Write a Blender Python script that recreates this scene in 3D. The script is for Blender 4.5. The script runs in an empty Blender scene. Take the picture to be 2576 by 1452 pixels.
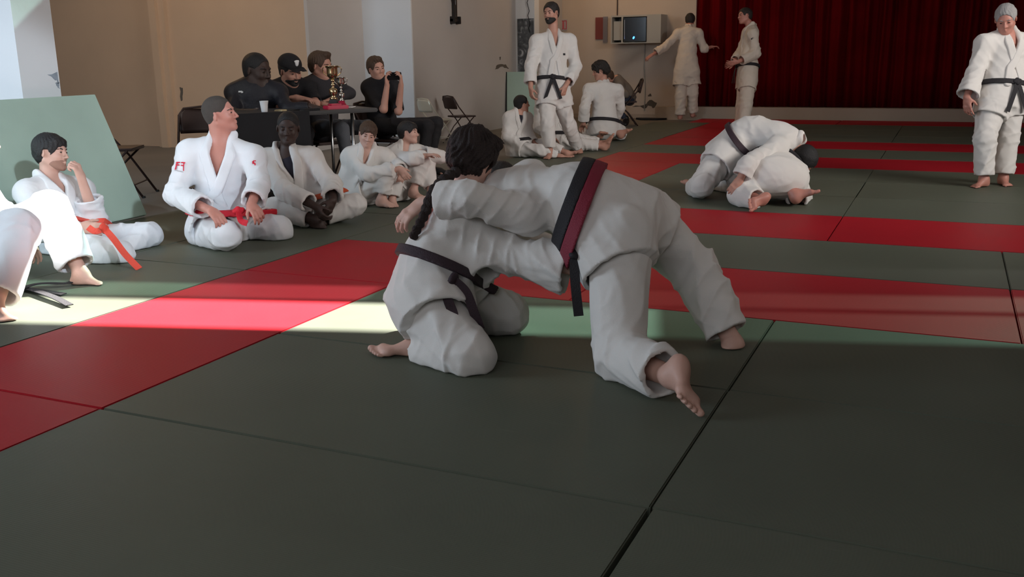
import bpy, bmesh, math, random
import numpy as np
from mathutils import Vector, Matrix
C_ = bpy.context.scene
COL = C_.collection
random.seed(7)
R_ = math.radians
# ---------------------------------------------------------------- camera
F_PX = 2413.5
cam_d = bpy.data.cameras.new('camera'); cam = bpy.data.objects.new('camera', cam_d); COL.objects.link(cam)
cam_d.sensor_width = 36; cam_d.lens = F_PX / 2576 * 36; cam_d.clip_start = .05; cam_d.clip_end = 200
_yaw, _pit, _rol = -0.4249, 0.2410, -0.0158
_f = Vector((math.sin(_yaw) * math.cos(_pit), math.cos(_yaw) * math.cos(_pit), -math.sin(_pit)))
_r = Vector((math.cos(_yaw), -math.sin(_yaw), 0)); _u = _r.cross(_f)
_r2 = _r * math.cos(_rol) + _u * math.sin(_rol); _u2 = -_r * math.sin(_rol) + _u * math.cos(_rol)
_m = Matrix((_r2, _u2, -_f)).transposed().to_4x4(); _m.translation = Vector((3.6441, -2.3124, 1.1982))
cam.matrix_world = _m
C_.camera = cam
# ---------------------------------------------------------------- light and exposure
C_.view_settings.view_transform = 'Standard'; C_.view_settings.look = 'None'
C_.view_settings.gamma = 1; C_.view_settings.exposure = 0; C_.view_settings.use_curve_mapping = False
W_ = bpy.data.worlds.new('sky'); C_.world = W_; W_.use_nodes = True
W_.node_tree.nodes['Background'].inputs[0].default_value = (.62, .75, 1, 1)
W_.node_tree.nodes['Background'].inputs[1].default_value = 1.2
def lamp(name, kind, loc, to, power, col, **k):
    d = bpy.data.lights.new(name, kind); d.energy = power; d.color = col
    for a, b in k.items(): setattr(d, a, b)
    o = bpy.data.objects.new(name, d); COL.objects.link(o); o.location = loc
    o.rotation_euler = (Vector(to) - Vector(loc)).to_track_quat('-Z', 'Y').to_euler()
    return o
SUN_T = Vector((-.20, -.98, -.70))          # the way the sunlight travels, in through an added roof slot
lamp('sun', 'SUN', -SUN_T * 10, (0, 0, 0), 62, (1, .96, .90), angle=R_(.4))
# added spot lamp behind the camera on the right: a shaft across to the seated group
lamp('shaft_spot', 'SPOT', (6.6, -1.6, 4.5), (-1.75, 2.1, .5), 1700, (.78, .89, 1), spot_size=R_(16), spot_blend=.3, shadow_soft_size=.12)
# soft fill added at the rear, and daylight from the left window
lamp('rear_fill', 'AREA', (2, -5.6, 2.9), (1.5, 3, .4), 95, (.92, .95, 1), shape='RECTANGLE', size=6, size_y=1.6)
lamp('left_window_daylight', 'AREA', (-4.4, -1.6, 2.5), (-2.0, 2.9, .9), 230, (.72, .86, 1), shape='RECTANGLE', size=3, size_y=1.8)
lamp('right_fill', 'AREA', (8.6, 5.0, 3.2), (-3, 9.0, 1.4), 160, (1, .95, .90), shape='RECTANGLE', size=5, size_y=1.4, spread=R_(95))  # unseen fill added for the far walls and figures
# warm ceiling lamps of the hall
for _x, _y, _p in ((-5.6, 6.4, 50), (-1.9, 13.9, 42), (-2.4, 9.2, 18)):
    lamp('hall_lamp_light', 'POINT', (_x, _y, 3.3), (0, 0, 0), _p, (1, .62, .30), shadow_soft_size=.25)

# ---------------------------------------------------------------- materials
MAT = {}
def mat(name, col, rough=.8, metal=0, bump=0, bscale=60, var=0, vscale=3, spec=.5, emit=None, fn=None, sheen=0, crumple=0, ior=0):
    m = bpy.data.materials.new(name); m.use_nodes = True
    nt = m.node_tree; b = nt.nodes['Principled BSDF']
    b.inputs['Base Color'].default_value = (*col, 1); b.inputs['Roughness'].default_value = rough
    b.inputs['Metallic'].default_value = metal; b.inputs['Specular IOR Level'].default_value = spec
    if ior: b.inputs['IOR'].default_value = ior
    if sheen: b.inputs['Sheen Weight'].default_value = sheen
    tc = nt.nodes.new('ShaderNodeTexCoord')
    if var:
        n = nt.nodes.new('ShaderNodeTexNoise'); n.inputs['Scale'].default_value = vscale; n.inputs['Detail'].default_value = 5
        nt.links.new(tc.outputs['Object'], n.inputs['Vector'])
        mx = nt.nodes.new('ShaderNodeMix'); mx.data_type = 'RGBA'
        mx.inputs[6].default_value = (*[c * (1 - var) for c in col], 1); mx.inputs[7].default_value = (*[min(1, c * (1 + var)) for c in col], 1)
        nt.links.new(n.outputs['Fac'], mx.inputs[0]); nt.links.new(mx.outputs[2], b.inputs['Base Color'])
    if bump:
        n = nt.nodes.new('ShaderNodeTexNoise'); n.inputs['Scale'].default_value = bscale; n.inputs['Detail'].default_value = 3
        nt.links.new(tc.outputs['Object'], n.inputs['Vector'])
        bp = nt.nodes.new('ShaderNodeBump'); bp.inputs['Strength'].default_value = bump; bp.inputs['Distance'].default_value = .01
        nt.links.new(n.outputs['Fac'], bp.inputs['Height']); nt.links.new(bp.outputs['Normal'], b.inputs['Normal'])
    if crumple:
        n1 = nt.nodes.new('ShaderNodeTexNoise'); n1.inputs['Scale'].default_value = 7; n1.inputs['Detail'].default_value = 1; n1.inputs['Distortion'].default_value = 1.0
        nt.links.new(tc.outputs['Object'], n1.inputs['Vector'])
        b2 = nt.nodes.new('ShaderNodeBump'); b2.inputs['Strength'].default_value = crumple; b2.inputs['Distance'].default_value = .03
        nt.links.new(n1.outputs['Fac'], b2.inputs['Height']); nt.links.new(b2.outputs['Normal'], bp.inputs['Normal'])
    if emit:
        b.inputs['Emission Color'].default_value = (*emit[0], 1); b.inputs['Emission Strength'].default_value = emit[1]
    if fn: fn(nt, b, tc)
    MAT[name] = m
    return m
mat('gi', (.70, .675, .65), .93, bump=.15, bscale=300, var=.04, vscale=6, sheen=.15, crumple=.35)
mat('gi_bright', (.72, .74, .77), .93, bump=.15, bscale=300, var=.03, vscale=6, sheen=.15, crumple=.35)
mat('gi_cream', (.66, .58, .50), .93, bump=.15, bscale=300, var=.05, vscale=6, crumple=.35)
mat('skin', (.52, .27, .20), .55, bump=.08, bscale=90, var=.08, vscale=14)
mat('skin_pale', (.60, .36, .29), .55, bump=.08, bscale=90, var=.08, vscale=14)
mat('skin_dark', (.048, .026, .020), .6, bump=.08, bscale=90, var=.1, vscale=14)
mat('skin_ruddy', (.50, .22, .17), .5, bump=.08, bscale=90, var=.1, vscale=14)
mat('hair_dark', (.018, .014, .012), .6, bump=.6, bscale=180)
mat('hair_black', (.009, .008, .009), .55, bump=.6, bscale=180)
mat('hair_brown', (.07, .038, .022), .6, bump=.6, bscale=180)
mat('hair_auburn', (.016, .007, .006), .75, bump=.7, bscale=150)
mat('hair_grey', (.33, .32, .32), .7, bump=.6, bscale=180, var=.3, vscale=12)
mat('hair_cropped', (.055, .045, .038), .8, bump=.6, bscale=260, var=.3, vscale=20)
mat('stubble', (.33, .18, .135), .8, bump=.3, bscale=200)
mat('eye', (.03, .018, .014), .2)
mat('belt_black', (.014, .012, .016), .75, bump=.4, bscale=200)
mat('belt_plum', (.030, .014, .022), .75, bump=.4, bscale=200)
mat('belt_red', (.62, .012, .03), .7, bump=.4, bscale=200)
mat('belt_crimson', (.20, .008, .028), .7, bump=.4, bscale=200)
mat('belt_orange', (.62, .10, .035), .7, bump=.4, bscale=200)
mat('belt_coral', (.80, .08, .05), .7, bump=.4, bscale=200)
mat('belt_purple', (.03, .014, .06), .7, bump=.4, bscale=200)
mat('undershirt_navy', (.012, .010, .022), .8)
mat('black_cloth', (.008, .007, .009), .85, bump=.3, bscale=80)
mat('dark_jacket', (.010, .010, .016), .6, bump=.3, bscale=60)
mat('charcoal_knit', (.035, .032, .037), .9, bump=.5, bscale=160)
mat('grey_denim', (.10, .105, .12), .85, bump=.4, bscale=200, var=.2)
mat('blue_denim', (.025, .032, .055), .85, bump=.4, bscale=200, var=.2)
mat('grey_sweater', (.16, .135, .115), .9, bump=.4, bscale=140)
mat('shoe_black', (.006, .006, .007), .5)
mat('print_red', (.62, .01, .04), .7)
mat('print_white', (.8, .8, .8), .7)
mat('print_grey', (.42, .38, .40), .7)
mat('print_black', (.01, .01, .015), .7)
mat('panel_red', (.20, .045, .04), .7)
mat('panel_grey', (.20, .19, .22), .7)
mat('brown_metal', (.045, .026, .022), .42, metal=.35, bump=.05)
mat('cream_metal', (.62, .60, .50), .3, metal=.3)
mat('steel', (.5, .5, .5), .3, metal=1)
mat('gold', (.62, .47, .27), .22, metal=1)
mat('silver', (.80, .78, .74), .14, metal=1)
mat('plastic_white', (.75, .75, .76), .35)
mat('paper_white', (.72, .70, .68), .8)
mat('table_black', (.016, .014, .015), .38)
mat('red_plastic', (.50, .015, .06), .4)
mat('rubber', (.01, .01, .01), .7)
mat('glass_black', (.006, .006, .008), .12, spec=.6)
mat('cabinet_grey', (.36, .345, .31), .5)
mat('led_blue', (.05, .2, 1), .4, emit=((.03, .22, 1), 9))
mat('crumb', (.52, .42, .24), .8)

def mat_tatami(name, col):
    def fn(nt, b, tc):
        L = nt.links
        w = nt.nodes.new('ShaderNodeTexWave'); w.wave_type = 'BANDS'; w.bands_direction = 'Y'; w.inputs['Scale'].default_value = 38; w.inputs['Distortion'].default_value = .12
        L.new(tc.outputs['Object'], w.inputs['Vector'])
        n = nt.nodes.new('ShaderNodeTexNoise'); n.inputs['Scale'].default_value = 420; L.new(tc.outputs['Object'], n.inputs['Vector'])
        a = nt.nodes.new('ShaderNodeMath'); a.operation = 'MULTIPLY_ADD'; a.inputs[1].default_value = .35
        L.new(n.outputs['Fac'], a.inputs[0]); L.new(w.outputs['Fac'], a.inputs[2])
        bp = nt.nodes.new('ShaderNodeBump'); bp.inputs['Strength'].default_value = .14; bp.inputs['Distance'].default_value = .003
        L.new(a.outputs[0], bp.inputs['Height']); L.new(bp.outputs['Normal'], b.inputs['Normal'])
        # wear: broad patches and fine pale scuffs
        n2 = nt.nodes.new('ShaderNodeTexNoise'); n2.inputs['Scale'].default_value = 1.7; n2.inputs['Detail'].default_value = 6
        L.new(tc.outputs['Object'], n2.inputs['Vector'])
        mp = nt.nodes.new('ShaderNodeMapping'); mp.inputs['Rotation'].default_value = (0, 0, .7); mp.inputs['Scale'].default_value = (1.2, 26, 1)
        L.new(tc.outputs['Object'], mp.inputs['Vector'])
        n3 = nt.nodes.new('ShaderNodeTexNoise'); n3.inputs['Scale'].default_value = 1.3; n3.inputs['Detail'].default_value = 3; L.new(mp.outputs[0], n3.inputs['Vector'])
        cr = nt.nodes.new('ShaderNodeValToRGB'); cr.color_ramp.elements[0].position = .70; cr.color_ramp.elements[1].position = .80
        cr.color_ramp.elements[0].color = (0, 0, 0, 1); cr.color_ramp.elements[1].color = (.35, .35, .35, 1); L.new(n3.outputs['Fac'], cr.inputs[0])
        mx = nt.nodes.new('ShaderNodeMix'); mx.data_type = 'RGBA'
        mx.inputs[6].default_value = (*[c * .82 for c in col], 1); mx.inputs[7].default_value = (*[c * 1.18 for c in col], 1); L.new(n2.outputs['Fac'], mx.inputs[0])
        m2 = nt.nodes.new('ShaderNodeMix'); m2.data_type = 'RGBA'; L.new(cr.outputs[0], m2.inputs[0]); L.new(mx.outputs[2], m2.inputs[6])
        m2.inputs[7].default_value = (*[min(1, c * 1.5 + .06) for c in col], 1); L.new(m2.outputs[2], b.inputs['Base Color'])
        ad = nt.nodes.new('ShaderNodeMath'); ad.operation = 'MULTIPLY_ADD'; ad.inputs[1].default_value = .15; ad.inputs[2].default_value = .40
        L.new(n2.outputs['Fac'], ad.inputs[0]); L.new(ad.outputs[0], b.inputs['Roughness'])
    mat(name, col, .5, spec=.4, ior=1.17, fn=fn)
mat_tatami('tatami_green', (.114, .124, .095))
mat_tatami('tatami_pale', (.38, .50, .43))
mat_tatami('tatami_red', (.40, .016, .026))
mat('mat_edge_dark', (.012, .013, .012), .8)

def mat_wall(name, col, stain=.12, crack=True):
    def fn(nt, b, tc):
        L = nt.links
        n = nt.nodes.new('ShaderNodeTexNoise'); n.inputs['Scale'].default_value = .9; n.inputs['Detail'].default_value = 8; L.new(tc.outputs['Object'], n.inputs['Vector'])
        mx = nt.nodes.new('ShaderNodeMix'); mx.data_type = 'RGBA'
        mx.inputs[6].default_value = (*[c * (1 - stain) for c in col], 1); mx.inputs[7].default_value = (*[min(1, c * (1 + stain)) for c in col], 1)
        L.new(n.outputs['Fac'], mx.inputs[0]); L.new(mx.outputs[2], b.inputs['Base Color'])
        n2 = nt.nodes.new('ShaderNodeTexNoise'); n2.inputs['Scale'].default_value = 14; n2.inputs['Detail'].default_value = 6; L.new(tc.outputs['Object'], n2.inputs['Vector'])
        bp = nt.nodes.new('ShaderNodeBump'); bp.inputs['Strength'].default_value = .18; bp.inputs['Distance'].default_value = .01
        L.new(n2.outputs['Fac'], bp.inputs['Height']); L.new(bp.outputs['Normal'], b.inputs['Normal'])
    mat(name, col, .9, spec=.2, fn=fn)
mat_wall('plaster_tan', (.50, .36, .25))
mat_wall('plaster_grey', (.47, .44, .42))
mat_wall('plaster_white', (.66, .68, .70))
mat_wall('plaster_beige', (.52, .44, .37))
mat_wall('ceiling_paint', (.5, .47, .43))
mat_wall('stage_front', (.40, .33, .27))
mat_wall('concrete', (.20, .185, .165), .25)
mat('stain', (.10, .085, .07), .95, var=.4, vscale=20)
mat('stain_pale', (.27, .31, .36), .95, var=.3, vscale=20)
def _cur(nt, b, tc):
    L = nt.links
    n = nt.nodes.new('ShaderNodeTexNoise'); n.inputs['Scale'].default_value = 2; L.new(tc.outputs['Object'], n.inputs['Vector'])
    mx = nt.nodes.new('ShaderNodeMix'); mx.data_type = 'RGBA'; mx.inputs[6].default_value = (.07, .001, .002, 1); mx.inputs[7].default_value = (.15, .002, .004, 1)
    L.new(n.outputs['Fac'], mx.inputs[0]); L.new(mx.outputs[2], b.inputs['Base Color'])
mat('curtain_velvet', (.2, .01, .01), .95, spec=.05, fn=_cur)
def mat_filter(name, tint):
    m = bpy.data.materials.new(name); m.use_nodes = True; nt = m.node_tree; nt.nodes.clear()
    o = nt.nodes.new('ShaderNodeOutputMaterial'); t = nt.nodes.new('ShaderNodeBsdfTransparent'); t.inputs[0].default_value = (*tint, 1)
    g = nt.nodes.new('ShaderNodeBsdfGlossy'); g.inputs['Roughness'].default_value = .05; mx = nt.nodes.new('ShaderNodeMixShader'); mx.inputs[0].default_value = .05
    nt.links.new(t.outputs[0], mx.inputs[1]); nt.links.new(g.outputs[0], mx.inputs[2]); nt.links.new(mx.outputs[0], o.inputs[0]); MAT[name] = m
mat_filter('filter_clear', (.95, .95, .95)); mat_filter('filter_tinted', (.10, .14, .125)); mat_filter('filter_dark', (.05, .05, .05)); mat_filter('filter_smoked', (.27, .36, .34))  # filters for the added roof slot, grading the sun patch
def _poster(nt, b, tc):
    L = nt.links
    n = nt.nodes.new('ShaderNodeTexNoise'); n.inputs['Scale'].default_value = 5; n.inputs['Detail'].default_value = 6; n.inputs['Distortion'].default_value = 2.5
    L.new(tc.outputs['Object'], n.inputs['Vector'])
    cr = nt.nodes.new('ShaderNodeValToRGB'); e = cr.color_ramp.elements; e[0].position = .35; e[0].color = (.035, .04, .045, 1); e[1].position = .72; e[1].color = (.42, .44, .46, 1)
    x = e.new(.55); x.color = (.09, .10, .11, 1); L.new(n.outputs['Fac'], cr.inputs[0]); L.new(cr.outputs[0], b.inputs['Base Color'])
mat('poster_print', (.1, .1, .1), .5, fn=_poster)

# ---------------------------------------------------------------- mesh helpers
def obj(name, bm, m, parent=None, smooth=False):
    me = bpy.data.meshes.new(name); bmesh.ops.recalc_face_normals(bm, faces=bm.faces); bm.to_mesh(me); bm.free()
    me.materials.append(MAT[m] if isinstance(m, str) else m)
    if smooth:
        for p in me.polygons: p.use_smooth = True
    o = bpy.data.objects.new(name, me); COL.objects.link(o)
    if parent is not None: o.parent = parent
    return o
def bx(bm, lo, hi, rot=None, off=None, bev=0):
    lo = Vector(lo); hi = Vector(hi)
    r = bmesh.ops.create_cube(bm, size=1)
    vs = r['verts']
    M = Matrix.Translation((lo + hi) / 2) @ Matrix.Diagonal((*(hi - lo), 1))
    if rot is not None: M = rot.to_4x4() @ M
    if off is not None: M = Matrix.Translation(off) @ M
    bmesh.ops.transform(bm, matrix=M, verts=vs)
    if bev: bmesh.ops.bevel(bm, geom=list({e for v in vs for e in v.link_edges}), offset=bev, segments=2, affect='EDGES')
    return vs
def box(name, lo, hi, m, parent=None, bev=0):
    bm = bmesh.new(); bx(bm, lo, hi, bev=bev); return obj(name, bm, m, parent)
def tube(bm, pts, r, seg=10, cap=True):
    pts = [Vector(p) for p in pts]; rings = []
    for i, p in enumerate(pts):
        t = (pts[min(i + 1, len(pts) - 1)] - pts[max(i - 1, 0)]).normalized()
        a = t.cross(Vector((.31, .2, .93))).normalized(); b = t.cross(a)
        rr = r[i] if isinstance(r, (list, tuple)) else r
        rings.append([bm.verts.new(p + (a * math.cos(k * 6.2832 / seg) + b * math.sin(k * 6.2832 / seg)) * rr) for k in range(seg)])
    for i in range(len(rings) - 1):
        for k in range(seg):
            bm.faces.new((rings[i][k], rings[i][(k + 1) % seg], rings[i + 1][(k + 1) % seg], rings[i + 1][k]))
    if cap: bm.faces.new(rings[0][::-1]); bm.faces.new(rings[-1])
def lathe(bm, prof, seg=24, c=(0, 0, 0)):
    rings = []
    for r, z in prof:
        rings.append([bm.verts.new((c[0] + max(r, .0004) * math.cos(k * 6.2832 / seg), c[1] + max(r, .0004) * math.sin(k * 6.2832 / seg), c[2] + z)) for k in range(seg)])
    for i in range(len(rings) - 1):
        for k in range(seg): bm.faces.new((rings[i][k], rings[i][(k + 1) % seg], rings[i + 1][(k + 1) % seg], rings[i + 1][k]))
def tag(o, label=None, cat=None, group=None, kind=None):
    if label: o['label'] = label
    if cat: o['category'] = cat
    if group: o['group'] = group
    if kind: o['kind'] = kind
    return o
def empty(name, loc, rz=0, **k):
    o = bpy.data.objects.new(name, None); COL.objects.link(o); o.location = loc; o.rotation_euler = (0, 0, rz)
    return tag(o, **k)
def struct(name, lo, hi, m):
    o = box(name, lo, hi, m); o['kind'] = 'structure'; return o
def copy_tree(o, parent=None):
    c = o.copy(); COL.objects.link(c); c.parent = parent
    for ch in o.children: copy_tree(ch, c)
    return c

# ---------------------------------------------------------------- the hall
GR = -.045
CH = 5.0
struct('floor', (-12, -6.2, GR - .3), (9.2, 19, GR), 'concrete')
struct('wall_back_left', (-12, 8.4, GR), (-4.10, 8.7, CH), 'plaster_tan')
struct('wall_left_return', (-4.10, 8.4, GR), (-4.05, 9.7, CH), 'plaster_grey')
struct('wall_back_pier', (-4.35, 9.7, GR), (-3.26, 9.73, CH), 'plaster_white')
struct('wall_left_far', (-3.8, 9.73, GR), (-3.27, 15.5, CH), 'plaster_grey')
struct('wall_back', (-4.0, 15.5, GR), (-.68, 15.8, CH), 'plaster_beige')
struct('wall_left', (-12.3, -6, GR), (-12, 8.4, CH), 'plaster_tan')
struct('wall_stage', (-.68, 18.6, GR), (9, 18.9, CH), 'plaster_grey')
struct('wall_stage_side', (-.9, 15.8, GR), (-.68, 18.6, CH), 'plaster_grey')
struct('wall_right', (9, -6, GR), (9.2, 18.9, CH), 'plaster_beige')
struct('wall_rear', (-12, -6.2, GR), (9, -6, CH), 'plaster_beige')
# added, unseen roof slot; its clear and tinted panes shape the sun patch
def roof_pt(v, w):                       # w metres behind the near edge of the patch of sun at v
    q = Vector((v, .78 + .295 * v, 0)) + Vector((-.283, .959, 0)) * w
    return q + SUN_T * (-CH / .70)
def roof_quad(bm, a, b, w0, w1, z0, z1):
    c = [roof_pt(a, w0), roof_pt(b, w0), roof_pt(b, w1), roof_pt(a, w1)]
    lo = [bm.verts.new((p.x, p.y, z0)) for p in c]; hi = [bm.verts.new((p.x, p.y, z1)) for p in c]
    bm.faces.new(lo[::-1]); bm.faces.new(hi)
    for k in range(4): bm.faces.new((lo[k], lo[(k + 1) % 4], hi[(k + 1) % 4], hi[k]))
VA, VB, WW = -4.5, 5.6, 1.5
c4 = [roof_pt(VA, 0), roof_pt(VB, 0), roof_pt(VB, WW), roof_pt(VA, WW)]
o4 = [Vector((-12.2, -6.2, CH)), Vector((9.2, -6.2, CH)), Vector((9.2, 19, CH)), Vector((-12.2, 19, CH))]
bm = bmesh.new()
a_ = [bm.verts.new((p.x, p.y, CH)) for p in c4]; b_ = [bm.verts.new(p) for p in o4]
for k in range(4): bm.faces.new((b_[k], b_[(k + 1) % 4], a_[(k + 1) % 4], a_[k]))
r = bmesh.ops.extrude_face_region(bm, geom=bm.faces[:]); bmesh.ops.translate(bm, vec=(0, 0, .04), verts=[g for g in r['geom'] if isinstance(g, bmesh.types.BMVert)])
obj('ceiling', bm, 'ceiling_paint')['kind'] = 'structure'
bm = bmesh.new(); roof_quad(bm, VA, VB, .52, .535, CH, CH + .04)
w1 = obj('sun_slot_bar', bm, 'cabinet_grey'); w1['kind'] = 'structure'
for a, b, w0, w1_, m in ((VA, 1.55, 0, .52, 'filter_clear'), (1.55, 2.6, 0, .52, 'filter_smoked'), (2.6, VB, 0, .52, 'filter_tinted'), (VA, 1.2, .535, .85, 'filter_smoked'), (1.2, VB, .535, .85, 'filter_tinted'), (VA, VB, .85, WW, 'filter_dark')):
    bm = bmesh.new(); roof_quad(bm, a, b, w0, w1_, CH + .015, CH + .02); obj('sun_filter_pane', bm, m, w1)
struct('trim_1', (-6.72, 8.33, GR), (-6.40, 8.4, CH), 'plaster_tan')
struct('trim_2', (-6.62, 8.27, GR), (-6.50, 8.33, CH), 'plaster_tan')
struct('baseboard_back', (-3.27, 15.47, GR), (-.9, 15.5, .03), 'stage_front')

# free-standing pillar on the left, chipped at its edge
pil = struct('wall_pillar', (-3.3, 2.76, GR), (-2.56, 3.10, CH), 'plaster_white')
def blotch(name, m, n, pts, parent=None, th=.003, jag=.012, label=None, cat=None, kind=None):
    """irregular flat mark on a wall; n = (origin, u, v, normal)"""
    o, u, v, w = [Vector(a) for a in n]
    bm = bmesh.new(); ring = []
    for i in range(len(pts)):
        a = Vector(pts[i]); b = Vector(pts[(i + 1) % len(pts)])
        for t in (0, .33, .66):
            q = a.lerp(b, t) + Vector((random.uniform(-jag, jag), random.uniform(-jag, jag)))
            ring.append(o + u * q.x + v * q.y)
    f = bm.faces.new([bm.verts.new(p) for p in ring])
    r = bmesh.ops.extrude_face_region(bm, geom=[f])
    bmesh.ops.translate(bm, vec=w * th, verts=[g for g in r['geom'] if isinstance(g, bmesh.types.BMVert)])
    x = obj(name, bm, m, parent)
    if kind: x['kind'] = kind
    return tag(x, label, cat)
YZ = ((-2.56, 0, 0), (0, 1, 0), (0, 0, 1), (1, 0, 0))
blotch('plaster_chip', 'stain_pale', YZ, [(3.0, 1.10), (3.098, 1.11), (3.098, 1.02), (3.06, 1.05)], pil)
blotch('plaster_chip', 'stain_pale', YZ, [(3.06, 1.03), (3.09, 1.03), (3.09, .985), (3.07, 1.0)], pil, jag=.005)
YC = ((-3.27, 0, 0), (0, 1, 0), (0, 0, 1), (1, 0, 0))
wl = bpy.data.objects['wall_left_far']
blotch('wall_stain', 'stain', YC, [(12.42, .94), (12.5, 1.0), (12.65, 1.02), (12.85, 1.0), (12.98, .93), (12.85, .95), (12.7, .98), (12.5, .93)], wl, jag=.01)
blotch('wall_stain', 'stain', YC, [(12.60, 1.13), (12.66, 1.14), (12.65, 1.08), (12.61, 1.09)], wl, jag=.008)
XB = ((0, 15.5, 0), (1, 0, 0), (0, 0, 1), (0, -1, 0))
wb = bpy.data.objects['wall_back']
blotch('wall_stain', 'stain', XB, [(-1.85, .17), (-1.6, .22), (-1.5, .30), (-1.36, .25), (-1.42, .15), (-1.48, .19), (-1.62, .15)], wb, jag=.02)
blotch('wall_stain', 'stain', XB, [(-1.55, .37), (-1.5, .42), (-1.48, .36)], wb, jag=.008)
XL = ((0, 8.4, 0), (1, 0, 0), (0, 0, 1), (0, -1, 0))
blotch('wall_stain', 'stain', XL, [(-6.30, .80), (-6.26, .78), (-6.27, .62), (-6.31, .60)], bpy.data.objects['wall_back_left'], jag=.01)

# ---------------------------------------------------------------- stage and curtain
struct('trim_3', (-1.32, 15.2, GR), (9, 15.42, .19), 'stage_front')
struct('floor_stage', (-.68, 15.5, GR), (9, 18.6, .17), 'stage_front')
bm = bmesh.new(); cols = []
n = 900
for i in range(n + 1):
    x = -.72 + 9.65 * i / n
    y = 15.55 + .055 * math.sin(x * 21 + 1.4 * math.sin(x * 3.1)) + .03 * math.sin(x * 47 + 2 * math.sin(x * 5)) + .03 * math.sin(x * 5.3)
    cols.append([bm.verts.new((x + .012 * math.sin(z * 2 + x * 9), y + (.02 * math.sin(z * 1.7 + x * 4)), z)) for z in (.19, .9, 1.8, 2.8, 3.7, 4.55)])
for i in range(n):
    for k in range(5): bm.faces.new((cols[i][k], cols[i + 1][k], cols[i + 1][k + 1], cols[i][k + 1]))
cu = obj('stage_curtain', bm, 'curtain_velvet', smooth=True)
sm = cu.modifiers.new('t', 'SOLIDIFY'); sm.thickness = .012
tag(cu, 'long dark red velvet curtain hanging in folds above the stage front', 'curtain')
bm = bmesh.new(); tube(bm, [(-.7, 15.55, 4.56), (8.95, 15.55, 4.56)], .02); obj('curtain_rail', bm, 'steel', cu)

# ---------------------------------------------------------------- judo mats
MATS = []
def judo_mat(v0, u0, v1, u1, col): MATS.append((v0, u0, v1, u1, col))
def row(u, col, seam, a, b, width=2):
    x = seam
    while x > a: x -= width
    while x < b:
        lo = max(x, a)
        if x + width > lo + .01: judo_mat(lo, u, min(x + width, b), u + 1, col)
        x += width
RG = 7.9
for u in (-3, -2, -1, 0, 1): row(u, 'green', 1, 1, RG)
row(2, 'red', 0, 0, RG); judo_mat(0, 0, 1, 2, 'red'); judo_mat(0, -2, 1, 0, 'red')
row(3, 'green', 0, 0, RG)
row(4, 'red', 1, 0, RG)
for u in (5, 6, 7): row(u, 'green', 1, 1, RG)
judo_mat(0, 5, 1, 7, 'red'); judo_mat(0, 7, 1, 8, 'red')
row(8, 'red', 0, 0, RG); row(9, 'green', 1, 0, RG); row(10, 'red', 0, 0, RG)
for u in (11, 12, 13): row(u, 'green', 1, 1, RG)
judo_mat(-.02, 11, 1, 13, 'red'); judo_mat(-.02, 13, 1, 14, 'red')
row(14, 'red', 0, -.4, RG)
for u in range(-2, 14, 2): judo_mat(-1, u, 0, u + 2, 'green')
for u in (-2, 0): judo_mat(-2, u, -1, u + 2, 'green')
judo_mat(-2, 2, -1, 4, 'green')
_rows = {}
for (v0, u0, v1, u1, col) in sorted(MATS, key=lambda m: (m[1], m[0])):
    g = .0028
    jx = random.uniform(-.003, .003); jy = random.uniform(-.003, .003)
    if (v0, u0) == (1, -1): jx = -.005
    L, Wd = v1 - v0, u1 - u0
    bm = bmesh.new(); bx(bm, (-L / 2 + g, -Wd / 2 + g, -.04), (L / 2 - g, Wd / 2 - g, 0), bev=.004)
    o = obj('judo_mat', bm, 'tatami_' + col)
    o.location = ((v0 + v1) / 2 + jx, (u0 + u1) / 2 + jy, 0)
    if Wd > L and False: pass
    _rows.setdefault(u0, []).append(o)
    o['label'] = ''; o['_v'] = v0
    o['category'] = 'mat'; o['group'] = 'red judo mats' if col == 'red' else 'green judo mats'
_ord = ['first', 'second', 'third', 'fourth', 'fifth', 'sixth', 'seventh', 'eighth', 'ninth', 'tenth', 'eleventh', 'twelfth', 'thirteenth', 'fourteenth', 'fifteenth', 'sixteenth', 'seventeenth', 'eighteenth', 'nineteenth']
for i, u0 in enumerate(sorted(_rows)):
    for k, o in enumerate(sorted(_rows[u0], key=lambda q: q['_v'])):
        c = 'red' if 'red' in o['group'] else 'green'
        o['label'] = '%s judo mat, %s row from the camera, %s from the left' % (c, _ord[i], _ord[k])
        del o['_v']
# mat leaning on the pillar
def leaning(name_label, cx, y0, y1, xb, xt, zt, colr):
    bm = bmesh.new()
    L = y1 - y0
    bx(bm, (-.02, -L / 2, 0), (.02, L / 2, 1.0), bev=.004)
    o = obj('judo_mat', bm, colr)
    o.location = (xb, (y0 + y1) / 2, cx)
    o.rotation_euler = (0, -math.asin(min(.9, (xb - xt) / 1.0)), 0)
    return tag(o, name_label, 'mat')
leaning('pale green judo mat leaning on its long edge against the chipped pillar', -.0 + .012, 1.28, 3.26, -2.0, -2.40, .9, 'tatami_pale')
bm = bmesh.new(); bx(bm, (0, -.02, 0), (1.0, .02, .93), bev=.004)
o = obj('judo_mat', bm, 'tatami_pale'); o.location = (-3.23, 12.78, GR + .002); o.rotation_euler = (R_(-7), 0, R_(16)); tag(o, 'pale green judo mat standing upright by the grey wall below the poster', 'mat')
bm = bmesh.new(); bx(bm, (-.022, -.024, 0), (-.002, .024, .932), bev=.003); e_ = obj('edge_strip', bm, 'mat_edge_dark', o)
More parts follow.
